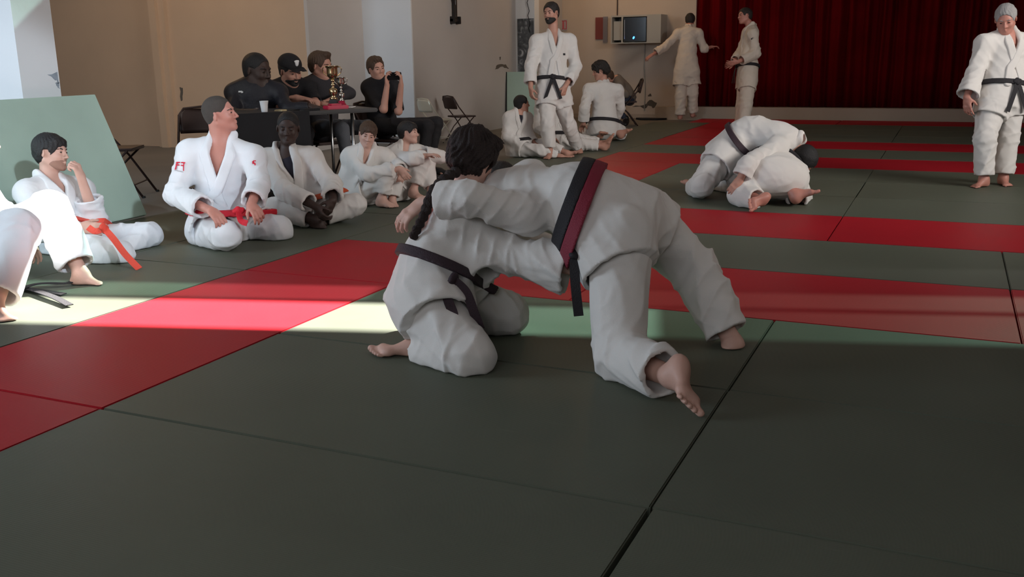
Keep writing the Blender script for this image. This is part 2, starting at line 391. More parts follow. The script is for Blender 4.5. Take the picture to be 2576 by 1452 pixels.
# ---------------------------------------------------------------- figure modelling: distance fields -> mesh
def vv(*a): return np.array(a, dtype=np.float64)
def nz(v):
    v = np.asarray(v, float); l = np.linalg.norm(v)
    return v / l if l > 1e-9 else vv(0, 0, 1)
def perp(ax, hint):
    h = np.asarray(hint, float) - np.dot(hint, ax) * ax
    if np.linalg.norm(h) < 1e-4:
        h = vv(1, 0, 0) - ax[0] * ax if abs(ax[0]) < .8 else vv(0, 1, 0) - ax[1] * ax
    return nz(h)

def cone(a, b, ra, rb, k=.02, op='u', flat=None, cut=0, hollow=0, cuta=0, w=None, th=.018):
    """tapered limb from a to b; flat=(axis, factor) squeezes it, cut ends it square at b, hollow opens that end"""
    a = np.asarray(a, float); b = np.asarray(b, float)
    return dict(t='c', a=a, b=b, ra=ra, rb=rb, k=k, op=op, flat=flat, cut=cut, hollow=hollow, cuta=cuta, w=w, th=th,
                bc=(a + b) / 2, br=np.linalg.norm(a - b) / 2 + max(ra, rb) + .02)
def ell(c, r, R=None, k=.02, op='u', w=None):
    c = np.asarray(c, float); r = np.asarray(r, float)
    return dict(t='e', c=c, r=r, R=np.eye(3) if R is None else np.asarray(R, float), k=k, op=op, w=w, bc=c, br=r.max() + .01)

def fold(w, t, c, s, r):
    amp, lam, tw, ph = w[:4]
    ax = w[4] if len(w) > 4 else .3
    L = w[5] if len(w) > 5 else 0
    sr = s / r; cr = c / r
    # long folds that run down the limb and drift round it
    q = 6.2832 * (t * ax + (c * .9 + .35 * s) * (1 - ax)) / lam + tw * t * 6 + ph + 1.4 * np.sin(t * 6.5 + ph * 2 + sr) + .8 * np.sin(2 * sr + ph)
    rg = 1.08 - np.sqrt(np.sin(q * .5) ** 2 + .035)
    m = np.clip(.55 + .75 * np.sin(t * 8.1 + 1.9 * sr + ph * 1.7) * np.cos(1.7 * cr + ph + t * 5), 0, 1.3)
    f = (rg * rg * 1.7 - .45) * m
    # a few slanting creases
    q2 = 6.2832 * (t + .45 * c - .3 * s) / (lam * .8) + 2.4 * np.sin(t * 7 + 1.3 * sr + ph) + ph * 3
    rg2 = np.maximum(1.08 - np.sqrt(np.sin(q2 * .5) ** 2 + .05), 0)
    m2 = np.clip(np.sin(t * 5.3 + ph * 2.1 + 1.2 * cr) * 1.1, 0, 1)
    if L: m2 = np.maximum(m2, np.exp(-((t - L) / .07) ** 2) * 1.0)
    return amp * (f + (rg2 ** 3 * 1.5 - .3) * m2)

def d_prim(p, P):
    if p['t'] == 'e':
        q = (P - p['c']) @ p['R'].T
        k0 = np.linalg.norm(q / p['r'], axis=1)
        k1 = np.linalg.norm(q / (p['r'] ** 2), axis=1)
        d = k0 * (k0 - 1) / np.maximum(k1, 1e-6)
        if p['w'] is not None:
            d = d - fold(p['w'], q[:, 2], q[:, 0], q[:, 1], p['r'][0])
        return d
    a = p['a']; b = p['b']; q = P - a; ba = b - a
    f = 1.0
    if p['flat'] is not None:
        n, f = p['flat']
        n = np.asarray(n)
        q = q + np.outer(q @ n, n) * (1 / f - 1)
        ba = ba + n * (ba @ n) * (1 / f - 1)
    L2 = max(ba @ ba, 1e-9); L = math.sqrt(L2)
    hr = q @ ba / L2
    h = np.clip(hr, 0, 1)
    off = q - np.outer(h, ba)
    dist = np.linalg.norm(off, axis=1)
    r = p['ra'] + (p['rb'] - p['ra']) * h
    d = dist - r; fv = 0
    if p['w'] is not None:
        e1 = perp(ba / L, vv(.3, .2, 1)); e2 = np.cross(ba / L, e1)
        fv = fold(p['w'], hr * L, off @ e1, off @ e2, max(p['ra'], .03))
        d = d - fv
    if f < 1: d = d * (f + (1 - f) * .35)
    if p['hollow']:
        hi = np.clip(hr, 1 - p['hollow'] / L, 2)
        inn = np.linalg.norm(q - np.outer(hi, ba), axis=1) - (p['ra'] + (p['rb'] - p['ra']) * np.minimum(hi, 1) - p['th']) - fv
        d = np.maximum(d, -inn)
    if p['cut']:
        d = np.maximum(d, (hr - 1) * L)
    if p['cuta']:
        d = np.maximum(d, -hr * L)
    return d

def smin(a, b, k):
    if k <= 0: return np.minimum(a, b)
    h = np.maximum(k - np.abs(a - b), 0) / k
    return np.minimum(a, b) - h * h * k * .25
def smax(a, b, k): return -smin(-a, -b, k)

def fld(prims, P, floor=None):
    d = np.full(len(P), 9.0)
    for p in prims:
        op = p['op']
        if op == 'x':                      # nested: keep only inside a second set
            d = smax(d, fld(p['set'], P) + p.get('o', 0), p['k'])
        elif op == 'shell':
            s = fld(p['set'], P)
            d = smin(d, np.maximum(np.maximum(s - p['o'], -(s + p['i'])), fld(p['reg'], P) if p['reg'] else -9), 0)
        elif op == 'p':                    # half space: keep the side where (x-c).n < 0
            d = smax(d, (P - p['c']) @ p['n'], p['k'])
        else:
            e = d_prim(p, P)
            if op == 'u': d = smin(d, e, p['k'])
            elif op == 's': d = smax(d, -e, p['k'])
            elif op == 'i': d = smax(d, e, p['k'])
    if floor is not None: d = smax(d, floor - P[:, 2], .01)
    return d
def plane(c, n, k=.004): return dict(op='p', c=np.asarray(c, float), n=nz(n), k=k)
def shell(st, reg, o, i=.02): return dict(op='shell', set=st, reg=reg, o=o, i=i)

def prune(prims, c, R):
    out = []
    for p in prims:
        if 'bc' in p:
            if np.linalg.norm(p['bc'] - c) > p['br'] + R + .09: continue
        out.append(p)
    return out

def bounds(prims):
    lo = vv(9e9, 9e9, 9e9); hi = -lo
    for p in prims:
        if p['op'] == 'u':
            e = p['br']; lo = np.minimum(lo, p['bc'] - e); hi = np.maximum(hi, p['bc'] + e)
        elif p['op'] == 'shell':
            l2, h2 = bounds(p['reg'] or p['set'])
            l3, h3 = bounds(p['set'])
            l2 = np.maximum(l2, l3 - .02); h2 = np.minimum(h2, h3 + .02)
            lo = np.minimum(lo, l2); hi = np.maximum(hi, h2)
    return lo - .03, hi + .03

def polygonise(prims, h, floor=None, disp=None):
    lo, hi = bounds(prims)
    B = 12
    n = np.ceil((hi - lo) / (h * B)).astype(int) + 1
    ii = np.stack(np.meshgrid(*[np.arange(m) for m in n], indexing='ij'), -1).reshape(-1, 3)
    cen = lo + (ii + .5) * (B * h)
    R = B * h * .87
    dc = fld(prims, cen, floor)
    keep = ii[np.abs(dc) < R * 1.15 + .035]
    g = np.arange(B + 1)
    G = np.stack(np.meshgrid(g, g, g, indexing='ij'), -1).reshape(-1, 3)
    N = (n + 1) * B + 2
    def gid(c): return (c[:, 0].astype(np.int64) * N[1] + c[:, 1]) * N[2] + c[:, 2]
    ids = []; vs = []; quads = []
    eoff = [np.array(o) for o in ((0, 0, 0), (0, 1, 0), (0, 1, 1), (0, 0, 1))]
    for b in keep:
        base = b * B
        pts = lo + (G + base) * h
        c = lo + (b + .5) * (B * h)
        pr = prune(prims, c, R)
        if not any(p['op'] in ('u', 'shell') for p in pr): continue
        F = fld(pr, pts, floor)
        if disp is not None: F = F + disp(pts)
        if F.min() > 0 or F.max() < 0: continue
        F = F.reshape(B + 1, B + 1, B + 1)
        S = F < 0
        cs = np.zeros((B, B, B), int)
        for dx in (0, 1):
            for dy in (0, 1):
                for dz in (0, 1):
                    cs += S[dx:B + dx, dy:B + dy, dz:B + dz]
        act = np.argwhere((cs > 0) & (cs < 8))
        if len(act):
            acc = np.zeros((len(act), 3)); cnt = np.zeros(len(act))
            for ax in range(3):
                o1, o2 = [(1, 2), (0, 2), (0, 1)][ax]
                for u in (0, 1):
                    for w in (0, 1):
                        s0 = act.copy(); s0[:, o1] += u; s0[:, o2] += w
                        s1 = s0.copy(); s1[:, ax] += 1
                        f0 = F[s0[:, 0], s0[:, 1], s0[:, 2]]; f1 = F[s1[:, 0], s1[:, 1], s1[:, 2]]
                        m = (f0 < 0) != (f1 < 0)
                        t = np.where(m, f0 / np.where(m, f0 - f1, 1), 0)
                        q = s0.astype(float); q[:, ax] += t
                        acc += q * m[:, None]; cnt += m
            vs.append(lo + (acc / cnt[:, None] + base) * h)
            ids.append(gid(act + base))
        for ax in range(3):
            A = F[:B, :B, :B]
            sl = [slice(0, B)] * 3; sl[ax] = slice(1, B + 1)
            Bf = F[tuple(sl)]
            e = np.argwhere((A < 0) != (Bf < 0))
            if not len(e): continue
            e_in = A[e[:, 0], e[:, 1], e[:, 2]] < 0
            o1, o2 = [(1, 2), (2, 0), (0, 1)][ax]
            cs4 = []
            for (u, w) in ((0, 0), (-1, 0), (-1, -1), (0, -1)):
                q = e + base; q = q.copy(); q[:, o1] += u; q[:, o2] += w
                cs4.append(gid(q))
            Q = np.stack(cs4, 1)
            Q[~e_in] = Q[~e_in][:, ::-1]
            quads.append(Q)
    if not vs: return None
    ids = np.concatenate(ids); vs = np.concatenate(vs)
    o = np.argsort(ids); ids = ids[o]; vs = vs[o]
    Q = np.concatenate(quads)
    ix = np.searchsorted(ids, Q); ix = np.clip(ix, 0, len(ids) - 1)
    ok = (ids[ix] == Q).all(1)
    return vs, ix[ok]

def relax(vs, q, it=1, f=.5):
    for _ in range(it):
        acc = np.zeros_like(vs); cnt = np.zeros(len(vs))
        for a, b in ((0, 1), (1, 2), (2, 3), (3, 0)):
            np.add.at(acc, q[:, a], vs[q[:, b]]); np.add.at(acc, q[:, b], vs[q[:, a]])
            np.add.at(cnt, q[:, a], 1); np.add.at(cnt, q[:, b], 1)
        m = cnt > 0
        vs = vs.copy(); vs[m] = vs[m] * (1 - f) + f * acc[m] / cnt[m][:, None]
    return vs
def add_mesh(name, vs, q, mat, parent, smooth=True):
    me = bpy.data.meshes.new(name)
    pl = np.zeros(3); q_ = parent
    while q_ is not None: pl = pl + np.asarray(q_.location); q_ = q_.parent
    vs = vs - pl
    me.vertices.add(len(vs)); me.vertices.foreach_set('co', vs.astype(np.float32).ravel())
    me.loops.add(q.size); me.loops.foreach_set('vertex_index', q.astype(np.int32).ravel())
    me.polygons.add(len(q)); me.polygons.foreach_set('loop_start', np.arange(0, q.size, 4, dtype=np.int32))
    me.polygons.foreach_set('use_smooth', np.full(len(q), smooth))
    me.update(calc_edges=True); me.validate()
    me.materials.append(mat)
    o = bpy.data.objects.new(name, me); COL.objects.link(o)
    if parent is not None: o.parent = parent
    return o
def sdf_obj(name, prims, h, mat, parent, floor=None, disp=None, sm=1):
    r = polygonise(prims, h, floor, disp)
    if r is None: return None
    vs, q = r
    if sm: vs = relax(vs, q, sm)
    return add_mesh(name, vs, q, mat, parent)
def project(prims, p, n=8):
    p = np.asarray(p, float).copy()
    for _ in range(n):
        e = .004
        P = np.array([p, p + [e, 0, 0], p + [0, e, 0], p + [0, 0, e]])
        d = fld(prims, P)
        g = (d[1:] - d[0]) / e
        l = np.linalg.norm(g)
        if l < 1e-3: break
        p = p - g / l * d[0]
    return p

# ---------------------------------------------------------------- body pieces
def head_prims(J):
    H = vv(*J['H']); f = nz(J['hf']); S = J.get('hs', J['S'])
    u = J.get('hu'); u = nz(vv(*u)) if u else nz(H - vv(*J['C']))
    u = perp(f, u); x = np.cross(f, u)
    R = np.array([x, f, u])
    def p(a, b, c): return H + S * (x * a + f * b + u * c)
    e = lambda c, r, k=.02, op='u': ell(p(*c), np.array(r) * S, R, k * S, op)
    c_ = lambda a, b, ra, rb, k=.015, op='u', fl=None: cone(p(*a), p(*b), ra * S, rb * S, k * S, op, flat=fl)
    pr = [e((0, -.014, .034), (.075, .094, .084)), e((0, .028, -.012), (.064, .066, .084), .03),
          e((0, .045, -.066), (.042, .044, .04), .03),
          c_((.056, -.002, -.05), (.018, .072, -.092), .016, .014, .03), c_((-.056, -.002, -.05), (-.018, .072, -.092), .016, .014, .03),
          e((0, .08, -.095), (.019, .015, .014), .02),
          c_((-.034, .082, .026), (.034, .082, .026), .009, .009, .014),
          e((.036, .064, -.026), (.022, .022, .02), .025), e((-.036, .064, -.026), (.022, .022, .02), .025)]
    for s in (-1, 1):
        pr.append(e((s * .031, .098, .006), (.017, .018, .012), .014, 's'))
        pr.append(e((s * .031, .0795, .005), (.0135, .0135, .0115), .002))
    pr += [c_((0, .09, .014), (0, .113, -.026), .007, .0105, .008), e((.012, .1, -.03), (.009, .011, .008), .008), e((-.012, .1, -.03), (.009, .011, .008), .008)]
    for s in (-1, 1):
        pr.append(c_((0, .0965, -.0535), (s * .022, .083, -.0575), .0062, .003, .005))
        pr.append(c_((0, .096, -.0645), (s * .02, .083, -.0605), .007, .003, .005))
    pr.append(c_((-.022, .094, -.059), (.022, .094, -.059), .0022, .0022, .003, 's'))
    for s in (-1, 1):
        E = p(s * .077, -.008, -.002); out = nz(x * s * .85 - f * .5)
        up = perp(out, u * .97 - f * .2); fw = np.cross(out, up)
        RR = np.array([fw, out, up])
        pr.append(ell(E, np.array([.018, .0075, .031]) * S, RR, .006 * S))
        pr.append(ell(E + out * .008 * S + fw * .001, np.array([.010, .005, .019]) * S, RR, .003 * S, 's'))
    return pr, (H, x, f, u, S, R)

HAIRS = dict(
    short=dict(t=.011, face=(.075, .062, .092), fy=.094, fz=-.018, nape=-.05, n=.003),
    buzz=dict(t=.0045, face=(.073, .06, .092), fy=.09, fz=-.012, nape=-.055, n=.0008),
    crop=dict(t=.008, face=(.074, .06, .09), fy=.09, fz=-.014, nape=-.055, n=.002),
    fringe=dict(t=.014, face=(.075, .062, .08), fy=.1, fz=-.03, nape=-.055, n=.004),
    shag=dict(t=.024, face=(.07, .06, .08), fy=.104, fz=-.03, nape=-.075, n=.008),
    quiff=dict(t=.012, face=(.075, .062, .092), fy=.094, fz=-.016, nape=-.045, n=.004))
def hair_prims(fr, style):
    H, x, f, u, S, R = fr
    st = HAIRS[style]
    def p(a, b, c): return H + S * (x * a + f * b + u * c)
    t = st['t']
    pr = [ell(p(0, -.014, .034), np.array([.0765 + t, .0955 + t, .0855 + t]) * S, R, .02),
          ell(p(0, -.04, -.02), np.array([.062 + t * .7, .05 + t, .06]) * S, R, .03)]
    if style == 'quiff': pr.append(ell(p(0, .055, .105), np.array([.05, .035, .028]) * S, R, .02))
    if style == 'fringe': pr.append(ell(p(0, .062, .072), np.array([.062, .03, .024]) * S, R, .02))
    if style == 'shag':
        for a, b, c, r in ((.05, .05, .08, .04), (-.05, .05, .08, .04), (.075, -.03, .02, .035), (-.075, -.03, .02, .035), (0, -.1, -.02, .045)):
            pr.append(ell(p(a, b, c), np.array([r, r, r]) * S, R, .02))
    pr.append(ell(p(0, st['fy'], st['fz']), np.array(st['face']) * S, R, .008 * S, 's'))
    for s in (-1, 1): pr.append(ell(p(s * .082, .012, -.018), np.array([.03, .024, .042]) * S, R, .008 * S, 's'))
    pr.append(plane(p(0, 0, st['nape']), -u + f * .35, .01))
    return pr
def hair_disp(fr, amp):
    H, x, f, u, S, R = fr
    def g(P):
        q = (P - H) @ R.T / S
        a = np.arctan2(q[:, 0], q[:, 1] + .03)
        return amp * S * (np.sin(a * 26 + 5 * np.sin(q[:, 2] * 30)) * .5 + np.sin(q[:, 0] * 130 + q[:, 2] * 60) * .35 + np.sin(q[:, 1] * 90 - q[:, 2] * 80) * .3)
    return g

def hand_prims(W, d, n, S, left, curl=.35, spread=.1, thumb=.5):
    """palm, four jointed fingers and a thumb; d points along the fingers, n out of the palm"""
    d = nz(d); n = perp(d, n); s = np.cross(n, d) * (1 if left else -1)   # thumb side

    pr = [cone(W, W + d * .035 * S, .026 * S, .030 * S, .015, flat=(n, .62)),
          cone(W + d * .03 * S + s * .016 * S, W + d * .078 * S + s * .022 * S, .022 * S, .018 * S, .012, flat=(n, .62)),
          cone(W + d * .03 * S - s * .012 * S, W + d * .074 * S - s * .022 * S, .022 * S, .017 * S, .012, flat=(n, .62))]
    for i, (o, ln) in enumerate(((.029, .92), (.0098, 1.0), (-.0098, .93), (-.028, .75))):
        b = W + (d * (.086 - abs(i - 1) * .004) + s * o) * S
        dd = nz(d + s * (o / .03) * spread); ang = 0.0
        c = curl * (1 + .08 * i)
        for j, (L, r0, r1) in enumerate(((.042, .0098, .0088), (.026, .0088, .0080), (.021, .0080, .0068))):
            ang += c * (.85 if j == 0 else 1.15)
            v = nz(dd * math.cos(ang) + n * math.sin(ang))
            e = b + v * L * ln * S
            pr.append(cone(b, e, r0 * S, r1 * S, .004 if j else .008))
            b = e
    b = W + (d * .022 + s * .028 + n * .004) * S
    v = nz(d * .62 + s * (.75 - .5 * curl) + n * (.15 + thumb * .6))
    e = b + v * .042 * S
    pr.append(cone(b - v * .012 * S, e, .0135 * S, .0115 * S, .014))
    v2 = nz(v + d * .35 + n * .35 * thumb - s * .25); e2 = e + v2 * .032 * S
    pr.append(cone(e, e2, .0108 * S, .0085 * S, .004))
    return pr
def foot_prims(A, t, u, S, left):
    """heel, arch, ball and five toes; t points to the toes, u is the way the sole faces reversed (top of foot)"""
    t = nz(t); u = perp(t, u); s = np.cross(t, u) * (1 if left else -1)   # towards the big toe
    p = lambda a, b, c: A + S * (t * a + s * b + u * c)
    pr = [ell(p(-.03, 0, -.042), np.array([.036, .031, .034]) * S, np.array([t, s, u]), .03),
          cone(A, p(.0, 0, -.04), .036 * S, .034 * S, .03),
          cone(p(0, 0, -.015), p(.11, .012, -.05), .034 * S, .021 * S, .03),
          cone(p(-.02, -.008, -.052), p(.1, -.024, -.058), .024 * S, .017 * S, .025),
          cone(p(.088, -.032, -.056), p(.118, .026, -.054), .017 * S, .020 * S, .02)]
    for o, l, r in ((.029, .047, .0155), (.0065, .046, .0108), (-.0105, .041, .0102), (-.027, .035, .0098), (-.042, .027, .0092)):
        x0 = .120 - max(0, .02 - o) * .35
        b = p(x0, o * .92, -.056); e = p(x0 + l * .62, o * 1.08, -.055); g = p(x0 + l, o * 1.12, -.064)
        pr.append(cone(b, e, r * .93 * S, r * .85 * S, .004)); pr.append(cone(e, g, r * .95 * S, r * .92 * S, .002))
    return pr

def crumple(A, ph):
    """small irregular creases over the whole garment"""
    def g(P):
        x, y, z = P[:, 0], P[:, 1], P[:, 2]
        wx = x + .035 * np.sin(z * 11 + ph) + .02 * np.sin(y * 23); wy = y + .035 * np.sin(x * 12 + ph * 2) + .02 * np.sin(z * 21 + ph); wz = z + .03 * np.sin(y * 13 + ph)
        a = np.sin(wx * 34 + wz * 22 + ph) ; b = np.sin(wy * 30 - wz * 38 + ph * 3); c = np.sin(wx * 24 - wy * 26 + wz * 30)
        m = .5 + .5 * np.sin(wx * 9 + wy * 7 - wz * 8 + ph)
        r = lambda v: 1.05 - np.sqrt(v * v + .05)
        return -A * ((r(a) ** 2) * m * 1.5 + (r(b) ** 2) * (1 - m) * 1.5 + .6 * r(c) ** 2)
    return g
# ---------------------------------------------------------------- a dressed figure
def person(key, label, hair='short', hairmat='hair_dark', skin='skin', top='gi', topmat='gi', botmat='gi', belt='belt_black',
           h=.0055, hc=.0085, beard=None, beardmat=None, shoes=None, hl=(.35, .35), knot=True, tails=None, sleeve=(.78, .78), cuff=(.078, .078),
           teeR=None, under=None, wr=1.0, vdepth=.55, skirt=1.0, tw=1.0, bangles=False, brows=True, lapel=True, bodyr=1.0, legend=.8, bh=.5, tr=1.0, neck=1.0, fm_=.062):
    J = POSES[key]; S = J['S']
    g = {k: vv(*v) for k, v in J.items() if isinstance(v, list)}
    P, M, C, H = g['P'], g['M'], g['C'], g['H']
    root = bpy.data.objects.new('person', None); COL.objects.link(root)
    root.location = (P[0], P[1], 0); root['label'] = label; root['category'] = 'person'
    lat = nz(g['sl'] - g['sr']); upT = nz(C - M); upP = nz(M - P)
    fr = nz(np.cross(lat, upT)); latP = nz(g['pl'] - g['pr']); frP = nz(np.cross(latP, upP))
    lat = nz(np.cross(upT, fr)); latP = nz(np.cross(upP, frP))
    frM = nz(fr + frP)
    hp, HF = head_prims(J)
    _, hx, hf, hu, hS, hR = HF
    floor = .003 if J.get("mat", 1) else GR + .003
    # ---- body, one continuous surface
    B = list(hp)
    neckb = C + upT * .05 * S - fr * .01 * S
    ntop = H - hu * .05 * hS - hf * .022 * hS
    B.append(cone(ntop, neckb, .052 * S * neck, .060 * S * neck, .03))
    for s_, q in (('sl', 1), ('sr', -1)):
        B.append(cone(neckb + lat * q * .02, g[s_] + upT * .01, .048 * S, .05 * S, .04))
    B += [cone(C - upT * .06, M, .135 * S * bodyr, .12 * S * bodyr, .05, flat=(fr, .72)), cone(M, P, .12 * S * bodyr, .125 * S * bodyr, .05, flat=(frM, .8)),
          cone(g['sl'], g['sr'], .055 * S, .055 * S, .04)]
    for q, sh, e_, w_, hip, kn, an in (('l', 'sl', 'el', 'wl', 'pl', 'kl', 'al'), ('r', 'sr', 'er', 'wr', 'pr', 'kr', 'ar')):
        left = q == 'l'
        B += [cone(g[sh], g[e_], .05 * S, .04 * S, .03), cone(g[e_], g[w_], .041 * S, .027 * S, .02),
              cone(g[hip], g[kn], .085 * S, .055 * S, .03), cone(g[kn], g[an], .052 * S, .037 * S, .03)]
        cm = g[kn] * .65 + g[an] * .35
        B.append(ell(cm, np.array([.05, .05, .09]) * S, np.array([perp(nz(g[an] - g[kn]), frP), np.cross(nz(g[an] - g[kn]), perp(nz(g[an] - g[kn]), frP)), nz(g[an] - g[kn])]), .03))
        B += hand_prims(g[w_], g['d' + q], g['n' + q], S, left, hl[0 if left else 1])
        B += foot_prims(g[an], g['t' + q], g.get('u' + q, vv(0, 0, 1)), S, left)
    sdf_obj('body', B, h, MAT[skin], root, floor=floor)
    # ---- eyes, brows
    def hpnt(a, b, c): return H + hS * (hx * a + hf * b + hu * c)
    for s in (-1, 1):
        if brows:
            sdf_obj('eye', [ell(hpnt(s * .031, .0845, .0045), np.array([.0105, .0105, .006]) * hS, hR)], .0025, MAT['eye'], root, sm=0)
            sdf_obj('eyebrow', [cone(hpnt(s * .016, .0905, .024), hpnt(s * .034, .0885, .028), .0042 * hS, .004 * hS, .002),
                                cone(hpnt(s * .034, .0885, .028), hpnt(s * .052, .073, .022), .004 * hS, .0025 * hS, .002)], .0028, MAT[hairmat], root, sm=0)
    if hair:
        sdf_obj('hair', hair_prims(HF, hair), min(h, .005), MAT[hairmat], root, disp=hair_disp(HF, HAIRS[hair]['n']))
    if beard:
        reg = [ell(hpnt(0, .048, -.078), np.array([.068, .07, .05]) * hS, hR), ell(hpnt(0, .098, -.0585), np.array([.018, .03, .0055]) * hS, hR, op='s', k=.004),
               ell(hpnt(0, .105, -.012), np.array([.05, .05, .032]) * hS, hR, op='s', k=.01)]
        sdf_obj('beard', [shell(hp, reg, .0035 * beard, .006)], .0035, MAT[beardmat or hairmat], root, sm=1)
    # ---- jacket / shirt
    gi = top == 'gi'
    a = 1.0 if gi else .55
    wv = lambda amp, lam, tw_, ph, ax=.22, L=0: (amp * a * wr * S, lam * S, tw_, ph, ax, L)
    ph0 = (abs(P[0]) * 3.7 + P[1] * 2.1) % 6
    wt = .165 if gi else .152
    wt *= S * bodyr * tw
    T = [cone(C - upT * .07 * S, M, wt, wt * .93, .05, flat=(fr, .74), w=wv(.012, .15, 1.0, ph0, .3)),
         cone(M, P, wt * .93, wt * .98, .05, flat=(frM, .82), w=wv(.011, .13, 1.0, ph0 + 2, .4)),
         cone(g['sl'], g['sr'], .072 * S, .072 * S, .05, flat=(fr, .9)),
         cone(g['sl'] * .35 + neckb * .65, g['sr'] * .35 + neckb * .65, .055 * S, .055 * S, .05)]
    bc = P + (M - P) * bh
    if gi:
        SK = []
        for q, hip, kn in ((1, 'pl', 'kl'), (-1, 'pr', 'kr')):
            th_ = g[kn] - g[hip]
            L = min(np.linalg.norm(th_), .45)
            e = g[hip] + nz(th_) * L * .42 * skirt
            st = bc + latP * q * .05 * S
            SK.append(cone(bc, g[hip], .125 * S * bodyr, .114 * S * bodyr * max(1, tr), .05))
            SK.append(cone(st, e, .122 * S * bodyr * max(1, tr * .95), .138 * S * bodyr * max(1, tr * .95), .05, cut=1, hollow=.04, flat=(frP, .88), w=wv(.009, .12, 1.0, ph0 + q, .25)))
        SK.append(cone(bc, P - upP * .10 * S * skirt, .15 * S * bodyr, .168 * S * bodyr, .05, cut=1, hollow=.05, flat=(frP, .84), w=wv(.008, .12, .8, ph0 + 3, .2)))
        T2 = T + SK
    else:
        T2 = T + [cone(bc, P - upP * .06 * S, wt * .97, wt * 1.0, .04, cut=1, flat=(frP, .82), w=wv(.006, .1, 1, ph0))]
    core = [dict(p) for p in (T2)]
    for p in core: p['w'] = None
    JK = list(T2)
    JK += [cone(neckb - fr * .01, g[k_] + upT * .012, .060 * S, .070 * S, .05) for k_ in ('sl', 'sr')]
    ssc = 1.0 if gi else .78
    for i, (sh, e_, w_) in enumerate((('sl', 'el', 'wl'), ('sr', 'er', 'wr'))):
        k1, k2, k3 = g[sh], g[e_], g[w_]
        cr = cuff[i] * S
        if sleeve[i] >= 0:
            JK.append(cone(k1, k2, .074 * S * ssc, .068 * S * ssc, .045, w=wv(.011, .10, 1.2, ph0 + i, .2, np.linalg.norm(k2 - k1))))
            end = k2 + (k3 - k2) * sleeve[i]
            JK.append(cone(k2, end, .068 * S * ssc, cr * (1 if gi else .5), .03, cut=1, hollow=.07 if gi else .02, w=wv(.008, .09, 1.0, ph0 + 2 + i, .2, .02)))
        else:
            end = k1 + (k2 - k1) * (-sleeve[i])
            JK.append(cone(k1, end, .07 * S, .066 * S, .045, cut=1, hollow=.03))
    JK += J_EXTRA.get(key, [])
    X = None
    if lapel:
        X = project(core, C * vdepth + bc * (1 - vdepth) + fr * .12 * S)
        nf = neckb + fr * .05 * S + upT * .03 * S
        JK.append(cone(neckb + upT * .09 * S, C + upT * .0 * S + fr * .10 * S, .062 * S * neck, fm_ * .9 * S, .02, 's'))
        JK.append(cone(C + upT * .0 * S + fr * .10 * S, X + fr * .012 * S, fm_ * .9 * S, .004, .01, 's'))
    elif not gi:
        JK.append(cone(neckb + upT * .05 * S, neckb + upT * .12 * S, .058 * S, .07 * S, .01, 's'))
    cr_ = crumple(.0035 * a * wr * S, ph0)
    jk = sdf_obj('jacket' if gi else 'shirt', JK, hc, MAT[topmat], root, floor=floor, sm=2, disp=cr_)
    if under:
        sdf_obj('undershirt', [dict(p, ra=p['ra'] - .012, rb=p['rb'] - .012, w=None, k=.04) for p in T[:3]], hc, MAT[under], root, floor=floor)
    if lapel:
        for q in (1, -1):
            bk = project(core, neckb - fr * .055 * S + upT * .03 * S) + upT * .03 * S + fr * .01
            sd = project(core, neckb + lat * q * .062 * S + upT * .045 * S)
            fm = project(core, C + lat * q * fm_ * S + fr * .12 * S)
            lo = project(core, X - lat * q * .045 * S - upT * .05 * S + fr * .05)
            be = project(core, bc - lat * q * .06 * S + fr * .12 * S)
            pts = [bk, sd + upT * .022 * S, fm, X + lat * q * .004, lo, be]
            w_ = .034 * S
            reg = [cone(pts[i], pts[i + 1], w_, w_, 0) for i in range(5)]
            sdf_obj('collar', [shell(core + [cone(neckb - fr * .02 * S, neckb + upT * .07 * S - fr * .01 * S, .074 * S * neck, .068 * S * neck, .02)], reg, .012 * S + (.005 if q == 1 else 0), .016)], .006 if hc < .01 else .009, MAT[topmat], jk, sm=1)
    # ---- trousers
    rt = (1.0 if gi or bodyr > 1.05 else .82) * tr
    TR = [cone(bc, P, .13 * S * bodyr, .14 * S * bodyr, .05, flat=(frP, .85), w=wv(.010, .12, 1.0, ph0 + 7, .4))] if gi else [cone(P + upP * .06 * S, P, .13 * S * bodyr, .138 * S * bodyr, .05, flat=(frP, .85))]
    for i, (hip, kn, an) in enumerate((('pl', 'kl', 'al'), ('pr', 'kr', 'ar'))):
        k1, k2, k3 = g[hip], g[kn], g[an]
        TR.append(cone(k1, k2, .108 * S * rt, .082 * S * rt, .05, w=wv(.013, .13, .8, ph0 + 4 + i, .2, np.linalg.norm(k2 - k1))))
        end = k2 + (k3 - k2) * (legend if gi else .92)
        TR.append(cone(k2, end, .082 * S * rt, (.075 if gi else .06) * S * rt, .03, cut=1, hollow=.06, w=wv(.010, .11, .9, ph0 + 5 + i, .25, .02)))
    sdf_obj('trousers', TR, hc, MAT[botmat], root, floor=floor, sm=2, disp=cr_)
